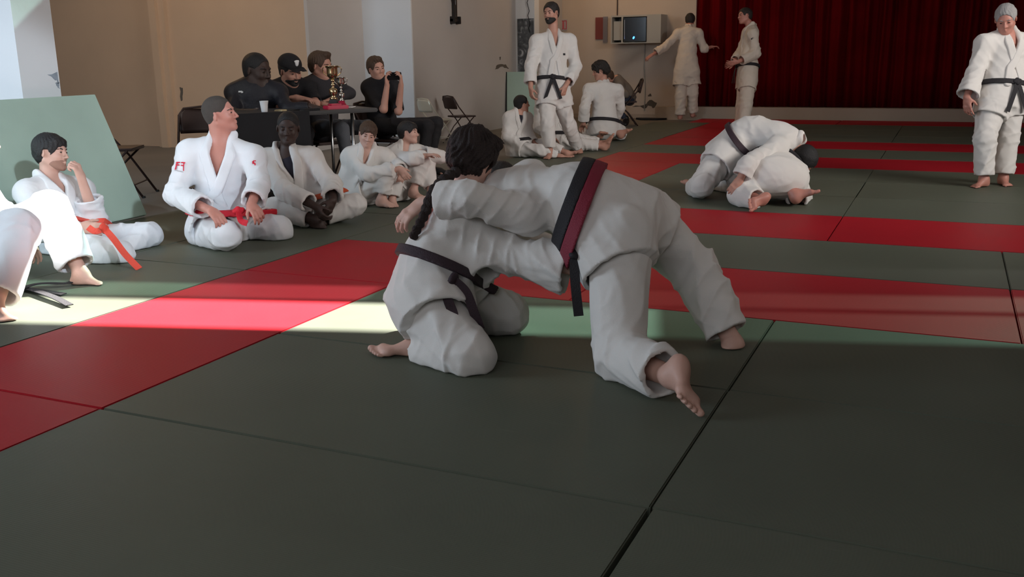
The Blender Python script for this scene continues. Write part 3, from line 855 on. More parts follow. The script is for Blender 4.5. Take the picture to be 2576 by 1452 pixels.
    # ---- belt
    if belt:
        mats = belt if isinstance(belt, tuple) else (belt,)
        hw = .021 * S if len(mats) == 1 else .026
        for i, bm in enumerate(mats):
            off = upP * hw * (0 if len(mats) == 1 else (1 if i else -1))
            reg = [cone(bc - latP * .3, bc + latP * .3, .3, .3, 0), plane(bc + off + upP * hw, upP), plane(bc + off - upP * hw, -upP)]
            bo = sdf_obj('belt', [shell(core, reg, .025 * S, .02)], .006, MAT[bm], root, sm=0)
        if knot:
            kp = project(core, bc + frP * .15 * S) + frP * .022 * S
            if key in KNOTS: kp = vv(*KNOTS[key])
            sdf_obj('belt_knot', [cone(kp - latP * .022, kp + latP * .022 + upP * .008, .02 * S, .02 * S, .01, flat=(frP, .7)),
                                  cone(kp - upP * .016, kp + upP * .018 - latP * .006, .018 * S, .016 * S, .01)], .005, MAT[mats[-1]], bo)
            tl = TAILS.get(key)
            if tl is None:
                tl = []
                for q in (1, -1):
                    d = nz(latP * q * .35 - vv(0, 0, 1) + frP * .12)
                    tl.append([kp, kp + d * .1 * S + frP * .012, kp + d * .27 * S + frP * .008])
            for t_ in tl:
                ribbon('belt_end', t_, .038 * S, MAT[mats[-1]], bo, RIBN.get(key, frP))
    if shoes:
        for q, an in (('l', 'al'), ('r', 'ar')):
            F = foot_prims(g[an], g['t' + q], g.get('u' + q, vv(0, 0, 1)), S, q == 'l')
            t = nz(g['t' + q]); u = perp(t, g.get('u' + q, vv(0, 0, 1)))
            sh = [cone(g[an] - u * .035 * S - t * .02 * S, g[an] + t * .12 * S - u * .045 * S, .048 * S, .044 * S, .03),
                  cone(g[an] + t * .10 * S - u * .05 * S, g[an] + t * .18 * S - u * .055 * S, .044 * S, .036 * S, .03, flat=(u, .8)),
                  cone(g[an] + u * .02, g[an] - u * .04 * S, .046 * S, .048 * S, .03), plane(g[an] - u * .082 * S, -u)]
            sdf_obj('shoe', sh, .007, MAT[shoes], root, floor=GR + .002)
    return root, dict(core=core, bc=bc, fr=fr, frP=frP, latP=latP, upP=upP, upT=upT, lat=lat, g=g, HF=HF, T=JK, jk=jk)

def ribbon(name, pts, w, mat, parent, nrm, th=.004):
    """a flat woven band that follows the points"""
    pts = [np.asarray(p, float) for p in pts]
    # refine with a Catmull-Rom pass
    fine = []
    for i in range(len(pts) - 1):
        p0 = pts[max(i - 1, 0)]; p1 = pts[i]; p2 = pts[i + 1]; p3 = pts[min(i + 2, len(pts) - 1)]
        for t in np.linspace(0, 1, 7)[:-1]:
            fine.append(.5 * (2 * p1 + (p2 - p0) * t + (2 * p0 - 5 * p1 + 4 * p2 - p3) * t * t + (3 * p1 - p0 - 3 * p2 + p3) * t ** 3))
    fine.append(pts[-1])
    V = []; n = np.asarray(nrm, float)
    for i, p in enumerate(fine):
        tg = nz(fine[min(i + 1, len(fine) - 1)] - fine[max(i - 1, 0)])
        nn = perp(tg, n); sd = np.cross(tg, nn)
        for a_, b_ in ((-1, -1), (1, -1), (1, 1), (-1, 1)):
            V.append(p + sd * a_ * w / 2 + nn * b_ * th / 2)
    F = []
    for i in range(len(fine) - 1):
        for j in range(4):
            F.append([i * 4 + j, i * 4 + (j + 1) % 4, i * 4 + 4 + (j + 1) % 4, i * 4 + 4 + j])
    F.append([0, 3, 2, 1]); k = (len(fine) - 1) * 4; F.append([k, k + 1, k + 2, k + 3])
    V = np.array(V); V[:, 2] = np.maximum(V[:, 2], .004)
    return add_mesh(name, V, np.array(F), mat, parent, smooth=False)
POSES = {"woman":{"P":[1.694,1.117,0.211],"M":[1.736,1.202,0.372],"C":[1.783,1.306,0.554],"H":[1.815,1.343,0.763],"hf":[0.127,0.944,-0.303],"sl":[1.78,1.509,0.559],"sr":[1.819,1.144,0.523],"er":[2.063,1.196,0.388],"wr":[2.31,1.23,0.35],"el":[1.895,1.571,0.384],"wl":[2.05,1.664,0.304],"pl":[1.713,1.251,0.176],"pr":[1.752,1.005,0.204],"kr":[2.021,0.861,0.057],"kl":[1.939,1.375,0.085],"ar":[1.716,0.955,-0.007],"al":[1.64,1.341,0.046],"tr":[-0.903,-0.355,-0.242],"tl":[-0.944,-0.267,-0.194],"ur":[-0.255,0.096,-0.962],"ul":[-0.255,0.096,-0.962],"dr":[0.91,0.412,-0.05],"nr":[-0.228,0.784,-0.577],"dl":[0.813,0.583,0.0],"nl":[0.35,-0.773,-0.53],"bu":[0.0,0.0,1.0],"S":1.0,"PANEL":[1.946,1.141,0.299],"KN":[1.907,0.962,0.327],"T1":[[1.912,0.953,0.329],[1.91,0.904,0.276],[1.946,0.881,0.213],[1.968,0.861,0.143]],"T2":[[1.912,0.953,0.329],[1.966,0.955,0.285],[2.001,0.95,0.209],[2.021,0.962,0.137]],"BR":[[1.802,1.225,0.726],[1.783,1.153,0.701],[1.759,1.11,0.665],[1.746,1.081,0.619],[1.738,1.051,0.566],[1.711,1.036,0.51],[1.683,1.032,0.46]]},"bent":{"P":[2.478,1.443,0.525],"M":[2.267,1.39,0.6],"C":[1.972,1.406,0.609],"H":[1.7,1.806,0.579],"hf":[-0.709,0.412,-0.572],"sl":[2.127,1.215,0.561],"sr":[1.958,1.636,0.648],"el":[1.924,1.086,0.635],"wl":[1.7,1.112,0.604],"er":[1.725,1.684,0.503],"wr":[1.605,1.589,0.437],"pl":[2.497,1.269,0.477],"pr":[2.502,1.58,0.49],"kl":[2.586,1.01,0.079],"kr":[2.712,1.621,0.29],"al":[2.843,0.792,0.097],"ar":[2.91,1.523,0.015],"tl":[0.371,-0.664,-0.649],"ul":[-0.801,0.388,-0.456],"tr":[0.579,0.78,-0.236],"ur":[-0.218,0.008,0.976],"dl":[-0.652,-0.517,-0.555],"nl":[0.167,0.654,-0.738],"dr":[-0.929,-0.313,-0.195],"nr":[0.35,-0.773,-0.53],"S":1.0,"KN":[2.372,1.111,0.435],"T1":[[2.368,1.098,0.437],[2.379,1.073,0.365],[2.391,1.058,0.29],[2.4,1.061,0.203]]},"edge":{"P":[-1.371,1.118,0.122],"M":[-1.363,1.184,0.267],"C":[-1.244,1.279,0.504],"H":[-1.246,1.347,0.759],"hf":[0.8,0.6,0.0],"sl":[-1.317,1.398,0.439],"sr":[-0.997,1.155,0.467],"er":[-0.876,1.1,0.27],"wr":[-0.904,1.285,0.377],"el":[-1.251,1.458,0.342],"wl":[-1.135,1.474,0.207],"pl":[-1.403,1.206,0.079],"pr":[-1.166,1.033,0.09],"kl":[-0.861,1.443,0.387],"kr":[-0.601,1.023,0.364],"al":[-0.614,1.387,0.057],"ar":[-0.438,0.708,0.053],"tl":[0.957,0.271,-0.098],"tr":[0.993,-0.106,-0.051],"dr":[0.758,0.343,-0.555],"nr":[-0.291,0.644,-0.707],"dl":[0.165,0.438,-0.883],"nl":[0.35,-0.773,-0.53],"S":1.0,"KN":[-0.926,1.024,0.281],"T1":[[-0.782,1.01,0.03],[-0.776,1.148,0.02],[-0.485,1.074,0.02],[-0.269,0.993,0.012]],"T2":[[-0.743,0.977,0.02],[-0.756,1.208,0.03],[-0.65,1.321,0.02],[-0.723,1.467,0.02]],"T3":[[-0.814,1.177,0.01],[-0.657,1.17,0.01],[-0.496,1.157,0.01]]},"chin":{"P":[-1.543,2.118,0.051],"M":[-1.59,2.163,0.173],"C":[-1.653,2.154,0.368],"H":[-1.673,2.187,0.61],"hf":[0.954,0.301,-0.02],"sl":[-1.618,2.344,0.344],"sr":[-1.684,1.982,0.37],"el":[-1.418,2.245,0.188],"wl":[-1.412,2.173,0.453],"er":[-1.435,1.859,0.169],"wr":[-1.222,1.96,0.184],"pl":[-1.553,2.221,0.032],"pr":[-1.488,2.007,0.049],"kl":[-1.082,2.366,0.071],"kr":[-0.885,1.917,0.045],"al":[-1.17,2.062,-0.068],"ar":[-1.084,1.836,-0.003],"tl":[0.974,0.177,-0.144],"tr":[-0.861,-0.498,-0.099],"dl":[-0.117,-0.213,0.97],"nl":[-0.956,-0.221,-0.192],"dr":[0.907,0.41,-0.1],"nr":[-0.386,0.853,-0.351],"S":1.0,"KN":[-0.895,1.835,0.218],"T1":[[-0.895,1.835,0.218],[-0.793,1.8,0.17],[-0.69,1.779,0.086],[-0.579,1.769,0.006]],"T2":[[-0.895,1.835,0.218],[-0.941,1.81,0.202],[-1.006,1.819,0.221]]},"redbelt":{"P":[-0.782,2.731,0.085],"M":[-0.78,2.756,0.298],"C":[-0.755,2.763,0.578],"H":[-0.745,2.757,0.832],"hf":[0.924,0.364,0.119],"sl":[-0.544,2.816,0.545],"sr":[-0.932,2.651,0.585],"er":[-0.95,2.495,0.327],"wr":[-0.539,2.358,0.264],"el":[-0.431,2.711,0.385],"wl":[-0.336,2.503,0.29],"pl":[-0.679,2.81,0.078],"pr":[-0.809,2.604,0.078],"kr":[-0.467,2.393,0.104],"kl":[-0.418,2.856,0.063],"ar":[-0.902,2.624,0.014],"al":[-0.846,2.958,-0.014],"tr":[-0.732,0.652,-0.199],"tl":[-0.788,0.585,-0.191],"ur":[0.0,0.0,-1.0],"ul":[0.0,0.0,-1.0],"dr":[0.859,-0.219,-0.462],"nr":[-0.205,0.221,-0.953],"dl":[0.801,-0.388,-0.456],"nl":[-0.259,0.326,-0.909],"S":1.0,"KN":[-0.412,2.468,0.248],"T1":[[-0.406,2.46,0.25],[-0.354,2.414,0.202],[-0.303,2.411,0.187]],"EM":[-0.904,2.513,0.529],"EN":[0.065,-0.993,0.1],"EM2":[-0.451,2.671,0.562],"EN2":[0.665,-0.718,0.206]},"cross":{"P":[-0.666,3.539,0.076],"M":[-0.707,3.537,0.223],"C":[-0.75,3.466,0.451],"H":[-0.728,3.451,0.692],"hf":[0.497,-0.859,-0.119],"sl":[-0.611,3.554,0.461],"sr":[-0.891,3.381,0.456],"er":[-0.672,3.28,0.259],"wr":[-0.376,3.242,0.165],"el":[-0.421,3.513,0.283],"wl":[-0.305,3.35,0.195],"pl":[-0.546,3.571,0.077],"pr":[-0.735,3.461,0.069],"kr":[-0.758,3.262,0.128],"kl":[-0.272,3.575,0.135],"ar":[-0.403,3.291,0.056],"al":[-0.463,3.376,0.053],"tr":[0.9,-0.249,-0.359],"tl":[-0.849,-0.491,-0.195],"dr":[0.605,-0.155,-0.781],"nr":[0.436,0.9,0.0],"dl":[-0.204,-0.54,-0.816],"nl":[-0.964,0.267,0.0],"S":0.97},"boyblond":{"P":[-0.754,4.317,0.051],"M":[-0.77,4.326,0.197],"C":[-0.669,4.338,0.403],"H":[-0.627,4.347,0.576],"hf":[0.566,-0.789,-0.238],"sl":[-0.563,4.47,0.383],"sr":[-0.771,4.289,0.395],"er":[-0.561,4.214,0.267],"wr":[-0.333,4.329,0.309],"el":[-0.523,4.557,0.342],"wl":[-0.372,4.437,0.273],"pl":[-0.706,4.361,0.047],"pr":[-0.741,4.267,0.052],"kr":[-0.428,4.302,0.286],"kl":[-0.433,4.462,0.258],"ar":[-0.475,4.268,0.071],"al":[-0.442,4.363,0.033],"tr":[0.995,0.007,-0.101],"tl":[0.992,-0.082,-0.097],"dr":[0.631,0.146,-0.762],"nr":[-0.4,0.884,-0.243],"dl":[-0.06,-0.367,-0.928],"nl":[-0.861,0.325,-0.391],"S":0.82},"boydark":{"P":[-0.58,4.63,0.082],"M":[-0.597,4.636,0.215],"C":[-0.494,4.642,0.4],"H":[-0.441,4.676,0.563],"hf":[0.992,0.119,0.05],"sl":[-0.413,4.766,0.39],"sr":[-0.568,4.603,0.379],"er":[-0.343,4.543,0.366],"wr":[-0.261,4.63,0.385],"el":[-0.243,4.856,0.353],"wl":[-0.349,4.688,0.41],"pl":[-0.529,4.675,0.078],"pr":[-0.569,4.579,0.083],"kr":[-0.333,4.701,0.35],"kl":[-0.341,4.803,0.322],"ar":[-0.367,4.595,0.096],"al":[-0.238,4.666,0.059],"tr":[0.954,-0.278,-0.108],"tl":[0.992,-0.082,-0.097],"dr":[0.954,0.253,0.162],"nr":[0.0,0.0,-1.0],"dl":[-0.873,-0.395,-0.287],"nl":[0.0,0.0,-1.0],"S":0.78},"tableblack":{"P":[-2.187,4.867,0.515],"M":[-2.181,4.88,0.677],"C":[-2.155,4.876,0.909],"H":[-2.116,4.881,1.075],"hf":[0.987,-0.015,-0.158],"sl":[-1.953,4.956,0.871],"sr":[-2.317,4.793,0.877],"er":[-2.165,4.587,0.695],"wr":[-1.809,4.529,0.72],"el":[-1.764,4.836,0.737],"wl":[-1.587,4.922,0.758],"pl":[-2.087,4.912,0.513],"pr":[-2.271,4.83,0.516],"kr":[-1.934,4.469,0.499],"kl":[-1.728,4.562,0.496],"ar":[-1.882,4.431,0.059],"al":[-1.722,4.502,0.057],"tr":[0.657,-0.754,0.0],"tl":[0.657,-0.754,0.0],"dr":[0.97,0.224,-0.098],"nr":[0.0,0.0,-1.0],"dl":[0.943,0.318,-0.099],"nl":[0.0,0.0,-1.0],"S":1.12,"hs":1.3,"EM2":[-1.861,4.653,0.846],"EM":[-2.153,4.656,0.929],"EN":[0.224,-0.97,0.098]},"tablecap":{"P":[-2.22,5.416,0.508],"M":[-2.215,5.431,0.679],"C":[-2.18,5.427,0.899],"H":[-2.13,5.392,1.064],"hf":[0.89,-0.335,-0.31],"sl":[-2.014,5.498,0.885],"sr":[-2.328,5.354,0.879],"er":[-2.171,5.168,0.762],"wr":[-1.908,5.186,0.807],"el":[-1.842,5.371,0.754],"wl":[-1.926,5.182,0.825],"pl":[-2.131,5.456,0.507],"pr":[-2.29,5.385,0.51],"kr":[-1.985,5.014,0.507],"kl":[-1.8,5.096,0.504],"ar":[-1.962,4.963,0.07],"al":[-1.793,5.038,0.068],"tr":[0.657,-0.754,0.0],"tl":[0.657,-0.754,0.0],"dr":[0.911,0.412,0.0],"nr":[0.0,0.0,-1.0],"dl":[-0.911,-0.412,0.0],"nl":[0.0,0.0,-1.0],"S":1.05,"hs":1.18},"tablegrey":{"P":[-2.039,5.722,0.5],"M":[-2.037,5.738,0.682],"C":[-2.034,5.726,0.926],"H":[-2.015,5.725,1.101],"hf":[0.989,0.007,-0.151],"sl":[-1.888,5.819,0.899],"sr":[-2.145,5.635,0.899],"er":[-2.075,5.471,0.762],"wr":[-1.773,5.402,0.752],"el":[-1.73,5.783,0.836],"wl":[-1.767,5.528,0.791],"pl":[-1.949,5.762,0.499],"pr":[-2.093,5.698,0.501],"kr":[-1.541,5.333,0.527],"kl":[-1.459,5.651,0.523],"ar":[-1.465,5.309,0.103],"al":[-1.451,5.599,0.107],"tr":[0.876,-0.482,0.0],"tl":[0.876,-0.482,0.0],"dr":[0.907,0.41,-0.1],"nr":[0.0,0.0,-1.0],"dl":[-0.797,-0.572,-0.192],"nl":[0.0,0.0,-1.0],"S":1.0,"hs":1.12},"phone":{"P":[-1.562,6.109,0.507],"M":[-1.616,6.138,0.703],"C":[-1.606,6.139,0.899],"H":[-1.625,6.119,1.067],"hf":[0.872,-0.479,-0.1],"sl":[-1.449,6.146,0.872],"sr":[-1.718,6.114,0.873],"el":[-1.344,6.043,0.652],"wl":[-1.278,6.007,0.908],"er":[-1.441,5.927,0.677],"wr":[-1.392,5.933,0.91],"pl":[-1.488,6.139,0.494],"pr":[-1.544,6.003,0.503],"kl":[-1.052,6.287,0.522],"kr":[-0.97,5.95,0.516],"al":[-1.081,6.159,0.096],"ar":[-1.001,5.854,0.086],"tl":[1.0,0.007,0.0],"tr":[1.0,0.007,0.0],"dr":[-0.049,-0.131,0.99],"nr":[0.907,0.41,0.1],"dl":[0.086,-0.07,0.994],"nl":[-0.907,-0.41,0.1],"S":0.95},"beard":{"P":[-0.609,8.3,0.744],"M":[-0.624,8.368,1.023],"C":[-0.641,8.439,1.316],"H":[-0.671,8.456,1.639],"hf":[-0.148,-0.984,-0.098],"sl":[-0.49,8.565,1.318],"sr":[-0.799,8.311,1.314],"el":[-0.4,8.55,1.027],"wl":[-0.422,8.255,0.809],"er":[-0.819,8.174,1.051],"wr":[-0.777,8.069,0.798],"pl":[-0.535,8.329,0.729],"pr":[-0.675,8.266,0.731],"kl":[-0.443,8.436,0.342],"kr":[-0.58,8.101,0.378],"al":[-0.397,8.653,0.023],"ar":[-0.551,8.085,0.06],"tl":[0.21,-0.907,-0.365],"tr":[0.088,-0.996,0.0],"dl":[-0.18,-0.288,-0.941],"nl":[-0.936,0.353,0.0],"dr":[0.169,-0.138,-0.976],"nr":[0.631,0.776,0.0],"S":1.0,"EM":[-0.373,8.306,1.209],"EN":[0.501,-0.866,0.0]},"sidesit":{"P":[-1.008,8.171,0.1],"M":[-1.036,8.182,0.272],"C":[-0.997,8.194,0.458],"H":[-0.959,8.218,0.609],"hf":[0.734,0.679,0.0],"sl":[-0.93,8.298,0.438],"sr":[-1.082,8.119,0.447],"er":[-1.064,8.014,0.238],"wr":[-0.821,8.035,0.118],"el":[-0.872,8.217,0.249],"wl":[-0.779,8.176,0.152],"pl":[-0.973,8.209,0.097],"pr":[-0.996,8.085,0.094],"kl":[-0.691,8.27,0.145],"kr":[-0.651,8.049,0.093],"al":[-0.428,8.305,0.042],"ar":[-0.452,8.172,0.008],"tl":[0.833,0.271,0.483],"tr":[0.898,0.188,0.398],"dr":[0.889,0.402,-0.217],"nr":[0.0,0.0,-1.0],"dl":[0.889,0.402,-0.217],"nl":[0.0,0.0,-1.0],"S":0.85},"legsout":{"P":[-0.83,8.938,0.132],"M":[-0.837,8.958,0.297],"C":[-0.868,8.972,0.531],"H":[-0.895,9.015,0.733],"hf":[0.979,0.205,0.0],"sl":[-0.756,9.094,0.5],"sr":[-0.982,8.859,0.512],"er":[-0.975,8.771,0.299],"wr":[-0.781,8.749,0.183],"el":[-0.696,9.047,0.308],"wl":[-0.659,8.907,0.148],"pl":[-0.768,8.984,0.114],"pr":[-0.776,8.867,0.109],"kl":[-0.581,9.05,0.127],"kr":[-0.502,8.907,0.093],"al":[-0.259,9.181,0.074],"ar":[-0.247,9.069,0.055],"tl":[0.338,0.153,0.928],"tr":[0.443,0.102,0.891],"dr":[0.741,0.335,-0.581],"nr":[0.0,0.0,-1.0],"dl":[0.741,0.335,-0.581],"nl":[0.0,0.0,-1.0],"S":0.95},"kneelback":{"P":[-0.661,10.327,0.178],"M":[-0.668,10.377,0.373],"C":[-0.704,10.442,0.675],"H":[-0.75,10.436,0.941],"hf":[-0.801,-0.537,-0.264],"sl":[-0.867,10.316,0.691],"sr":[-0.54,10.549,0.671],"el":[-0.869,10.134,0.439],"wl":[-0.897,10.18,0.238],"er":[-0.522,10.628,0.43],"wr":[-0.633,10.705,0.271],"pl":[-0.725,10.295,0.163],"pr":[-0.59,10.355,0.161],"kl":[-0.957,10.541,0.085],"kr":[-0.552,10.73,0.105],"al":[-0.669,10.218,0.079],"ar":[-0.418,10.352,0.073],"tl":[0.654,-0.751,-0.095],"ul":[0.0,0.0,-1.0],"tr":[0.973,0.131,0.188],"ur":[0.179,0.081,-0.981],"dl":[-0.531,0.67,-0.518],"nl":[0.0,0.0,-1.0],"dr":[-0.395,0.873,-0.287],"nr":[0.0,0.0,-1.0],"S":1.0},"chairgrey":{"P":[-1.354,13.643,0.432],"M":[-1.427,13.645,0.564],"C":[-1.515,13.585,0.698],"H":[-1.658,13.483,0.768],"hf":[-0.781,-0.353,-0.514],"sl":[-1.45,13.451,0.637],"sr":[-1.608,13.762,0.673],"el":[-1.312,13.395,0.489],"wl":[-1.461,13.276,0.507],"er":[-1.671,13.742,0.493],"wr":[-1.76,13.581,0.466],"pl":[-1.327,13.557,0.403],"pr":[-1.382,13.733,0.394],"kl":[-1.596,13.349,0.379],"kr":[-1.722,13.683,0.361],"al":[-1.323,13.448,0.079],"ar":[-1.571,13.67,0.06],"tl":[0.224,-0.97,-0.098],"tr":[-0.734,-0.679,0.0],"dl":[-0.893,-0.404,-0.196],"nl":[0.0,0.0,-1.0],"dr":[-0.911,-0.412,0.0],"nr":[0.0,0.0,-1.0],"S":1.0},"walker":{"P":[-0.666,14.861,0.862],"M":[-0.686,14.935,1.169],"C":[-0.682,15.025,1.497],"H":[-0.693,15.132,1.703],"hf":[-0.126,0.94,-0.318],"sl":[-0.86,14.94,1.48],"sr":[-0.526,15.09,1.474],"el":[-1.033,14.745,1.257],"wl":[-1.211,14.572,1.125],"er":[-0.425,15.121,1.213],"wr":[-0.317,15.235,1.245],"pl":[-0.74,14.819,0.829],"pr":[-0.579,14.891,0.826],"kl":[-0.723,14.716,0.419],"kr":[-0.546,14.86,0.448],"al":[-0.713,14.682,0.067],"ar":[-0.553,14.933,0.102],"tl":[-0.226,0.974,0.0],"tr":[-0.044,0.999,0.0],"dl":[-0.773,-0.35,-0.53],"nl":[-0.218,0.483,-0.848],"dr":[0.751,0.654,0.095],"nr":[0.0,0.0,-1.0],"S":1.0},"curtain":{"P":[0.846,12.529,0.785],"M":[0.837,12.6,1.102],"C":[0.838,12.671,1.447],"H":[0.747,12.668,1.673],"hf":[-0.745,-0.667,0.0],"sl":[0.904,12.484,1.398],"sr":[0.765,12.813,1.428],"el":[0.968,12.485,1.13],"wl":[0.747,12.242,1.016],"er":[0.702,12.735,1.161],"wr":[0.644,12.463,1.002],"pl":[0.885,12.393,0.76],"pr":[0.816,12.567,0.766],"kl":[0.889,12.272,0.39],"kr":[0.806,12.458,0.379],"al":[0.872,12.195,0.046],"ar":[0.796,12.393,0.071],"tl":[-0.734,-0.679,0.0],"tr":[-0.734,-0.679,0.0],"dl":[-0.849,-0.491,-0.195],"nl":[-0.379,0.837,0.394],"dr":[-0.422,-0.872,-0.248],"nr":[-0.066,0.991,0.116],"S":1.0,"EM":[0.932,12.319,1.329],"EN":[0.226,-0.974,0.0]},"under":{"P":[2.449,5.438,0.215],"M":[2.345,5.668,0.28],"C":[2.19,5.924,0.231],"H":[2.091,6.114,0.137],"hf":[-0.484,0.335,-0.808],"sl":[2.107,5.832,0.238],"sr":[2.285,6.043,0.22],"el":[2.075,5.682,0.155],"wl":[2.078,5.767,0.045],"er":[2.34,6.028,0.156],"wr":[2.31,6.043,0.052],"pl":[2.366,5.379,0.219],"pr":[2.532,5.503,0.194],"kl":[2.202,5.248,0.095],"kr":[2.587,5.764,0.018],"al":[2.391,5.101,0.071],"ar":[2.614,5.336,0.064],"tl":[-0.587,-0.723,-0.364],"ul":[-0.531,0.67,-0.518],"tr":[0.996,0.088,0.0],"ur":[0.061,-0.135,-0.989],"dl":[-0.483,-0.218,-0.848],"nl":[0.0,0.0,-1.0],"dr":[-0.524,-0.121,-0.843],"nr":[0.0,0.0,-1.0],"S":1.0},"over":{"P":[1.959,5.851,0.348],"M":[2.154,5.871,0.517],"C":[2.438,5.82,0.478],"H":[2.592,5.79,0.317],"hf":[0.3,0.031,-0.953],"sl":[2.439,6.05,0.408],"sr":[2.413,5.593,0.434],"er":[2.249,5.241,0.324],"wr":[2.207,5.194,0.22],"el":[2.536,6.015,0.199],"wl":[2.527,5.88,0.132],"pl":[1.963,5.954,0.305],"pr":[1.963,5.679,0.333],"kr":[1.858,5.408,0.132],"kl":[2.021,5.968,0.049],"ar":[1.707,5.768,0.045],"al":[1.771,6.174,-0.024],"tr":[-0.718,0.69,-0.092],"ur":[0.0,0.0,-1.0],"tl":[-0.657,0.754,0.0],"ul":[0.0,0.0,-1.0],"dr":[-0.478,-0.343,-0.808],"nr":[-0.02,1.0,0.0],"dl":[-0.732,-0.033,-0.68],"nl":[-0.911,-0.412,0.0],"S":1.0},"grey":{"P":[4.053,7.224,0.754],"M":[4.051,7.278,0.956],"C":[4.049,7.313,1.215],"H":[4.021,7.241,1.414],"hf":[-0.056,-0.904,-0.424],"sl":[4.231,7.447,1.199],"sr":[3.873,7.197,1.205],"er":[3.818,7.106,0.962],"wr":[3.772,6.976,0.765],"el":[4.308,7.438,0.951],"wl":[4.331,7.26,0.754],"pl":[4.136,7.275,0.718],"pr":[3.976,7.158,0.723],"kr":[3.947,6.993,0.41],"kl":[4.133,7.211,0.402],"ar":[3.969,6.968,0.069],"al":[4.128,7.151,0.063],"tr":[-0.574,-0.815,-0.081],"tl":[0.319,-0.946,-0.05],"dr":[0.125,-0.158,-0.979],"nr":[0.529,0.848,0.0],"dl":[0.169,-0.138,-0.976],"nl":[-0.999,0.039,0.0],"S":1.0}}
# ---------------------------------------------------------------- furniture and small things
def folding_chair(loc, rz, label, frame='brown_metal', sc=1.0, group='metal folding chairs'):
    t = empty('folding_chair', loc, rz, label=label, cat='chair', group=group); t.scale = (sc, sc, sc)
    bm = bmesh.new(); bx(bm, (-.20, -.20, .425), (.20, .19, .452), bev=.012); obj('seat', bm, frame, t)
    bm = bmesh.new()                                        # curved back panel
    N = 12; rows_ = []
    for z, y, sh in ((.58, -.235, .96), (.62, -.245, 1), (.70, -.265, 1), (.76, -.28, .93), (.795, -.288, .72)):
        rows_.append([bm.verts.new((.215 * sh * (2 * k / N - 1), y - .035 * (1 - (2 * k / N - 1) ** 2), z)) for k in range(N + 1)])
    for i in range(4):
        for k in range(N): bm.faces.new((rows_[i][k], rows_[i][k + 1], rows_[i + 1][k + 1], rows_[i + 1][k]))
    b = obj('backrest', bm, frame, t, smooth=True); m = b.modifiers.new('t', 'SOLIDIFY'); m.thickness = .012
    bm = bmesh.new()                                        # the long hoop: back uprights down to the front feet
    tube(bm, [(-.215, .25, .0), (-.215, .02, .36), (-.215, -.20, .62), (-.212, -.27, .74), (-.17, -.29, .80), (0, -.30, .815), (.17, -.29, .80), (.212, -.27, .74), (.215, -.20, .62), (.215, .02, .36), (.215, .25, .0)], .011)
    obj('back_frame', bm, frame, t, smooth=True)
    for s in (-1, 1):
        bm = bmesh.new(); tube(bm, [(s * .19, .14, .43), (s * .19, -.06, .25), (s * .19, -.24, .0)], .010); lg = obj('leg', bm, frame, t, smooth=True)
        bm = bmesh.new(); tube(bm, [(s * .19, -.24, .018), (s * .19, -.236, .0)], .015); obj('rubber_foot', bm, 'rubber', lg)
    for y, z in ((.17, .12), (-.17, .09)):
        bm = bmesh.new(); tube(bm, [(-.2, y, z), (.2, y, z)], .007); obj('stretcher', bm, frame, t)
    for s in (-1, 1):
        bm = bmesh.new(); tube(bm, [(s * .215, .25, .018), (s * .215, .254, .0)], .015); obj('rubber_foot', bm, 'rubber', t)
    return t
folding_chair((-3.35, 4.35, GR), R_(-62), 'brown metal folding chair, empty, just behind the leaning green mat')
folding_chair((-2.35, 4.35, GR), R_(215), 'brown metal folding chair behind the man with the bright red belt')
folding_chair((-2.88, 9.66, GR), R_(-28), 'pale cream folding chair catching the light by the grey wall', 'cream_metal', .80)
folding_chair((-2.88, 10.42, GR), R_(-30), 'dark brown folding chair, empty, right of the pale cream one', sc=.80)
for nm, dx in (('tableblack', 'under the broad man in the black jacket'), ('tablecap', 'under the man in the baseball cap'), ('tablegrey', 'under the man in the charcoal sweater'), ('phone', 'under the youth filming with a phone'), ('chairgrey', 'under the bent figure in grey by the back wall')):
    p = POSES[nm]; q = vv(*p['P']); kn = (vv(*p['kl']) + vv(*p['kr'])) / 2 - q
    a_ = math.atan2(kn[1], kn[0]) - math.pi / 2
    k = nz(vv(kn[0], kn[1], 0))
    folding_chair(tuple(q * [1, 1, 0] + k * .06 + vv(0, 0, GR - .03)), a_, 'brown folding chair ' + dx)

# table: near edge from A to B, depth goes away from the mats
A_ = Vector((-1.73, 3.98, 0)); B_ = Vector((-1.0, 5.12, 0)); e1 = (B_ - A_).normalized(); LEN = (B_ - A_).length
tb = empty('folding_table', (A_.x, A_.y, GR), math.atan2(e1.y, e1.x), label='long black folding table in front of the men seated by the wall', cat='table')
TZ = .74 - GR
bm = bmesh.new(); bx(bm, (0, 0, TZ - .035), (LEN, .62, TZ), bev=.008); obj('table_top', bm, 'table_black', tb)
for x in (.22, LEN - .22):
    for y in (.08, .56):
        bm = bmesh.new(); tube(bm, [(x, y, TZ - .035), (x, y, .0)], .014); obj('leg', bm, 'steel', tb, smooth=True)
    bm = bmesh.new(); tube(bm, [(x, .08, .12), (x, .56, .12)], .010); obj('stretcher', bm, 'steel', tb, smooth=True)
bm = bmesh.new()
n = 60; rr = []
for i in range(n + 1):
    x = LEN * .52 * i / n
    rr.append([bm.verts.new((x, -.012 - .012 * math.sin(x * 38 + z_) * (TZ - z_), z_)) for z_ in (TZ + .004, TZ - .1, TZ - .3, TZ - .5, TZ - .66)])
for i in range(n):
    for k in range(4): bm.faces.new((rr[i][k], rr[i + 1][k], rr[i + 1][k + 1], rr[i][k + 1]))
bx(bm, (0, -.013, TZ + .001), (LEN * .52, .61, TZ + .006))
tc_ = obj('table_cloth', bm, 'black_cloth'); tc_.location = tb.location; tc_.rotation_euler = tb.rotation_euler
m = tc_.modifiers.new('t', 'SOLIDIFY'); m.thickness = .004
tag(tc_, 'black cloth hanging down the front of the left half of the table', 'cloth')
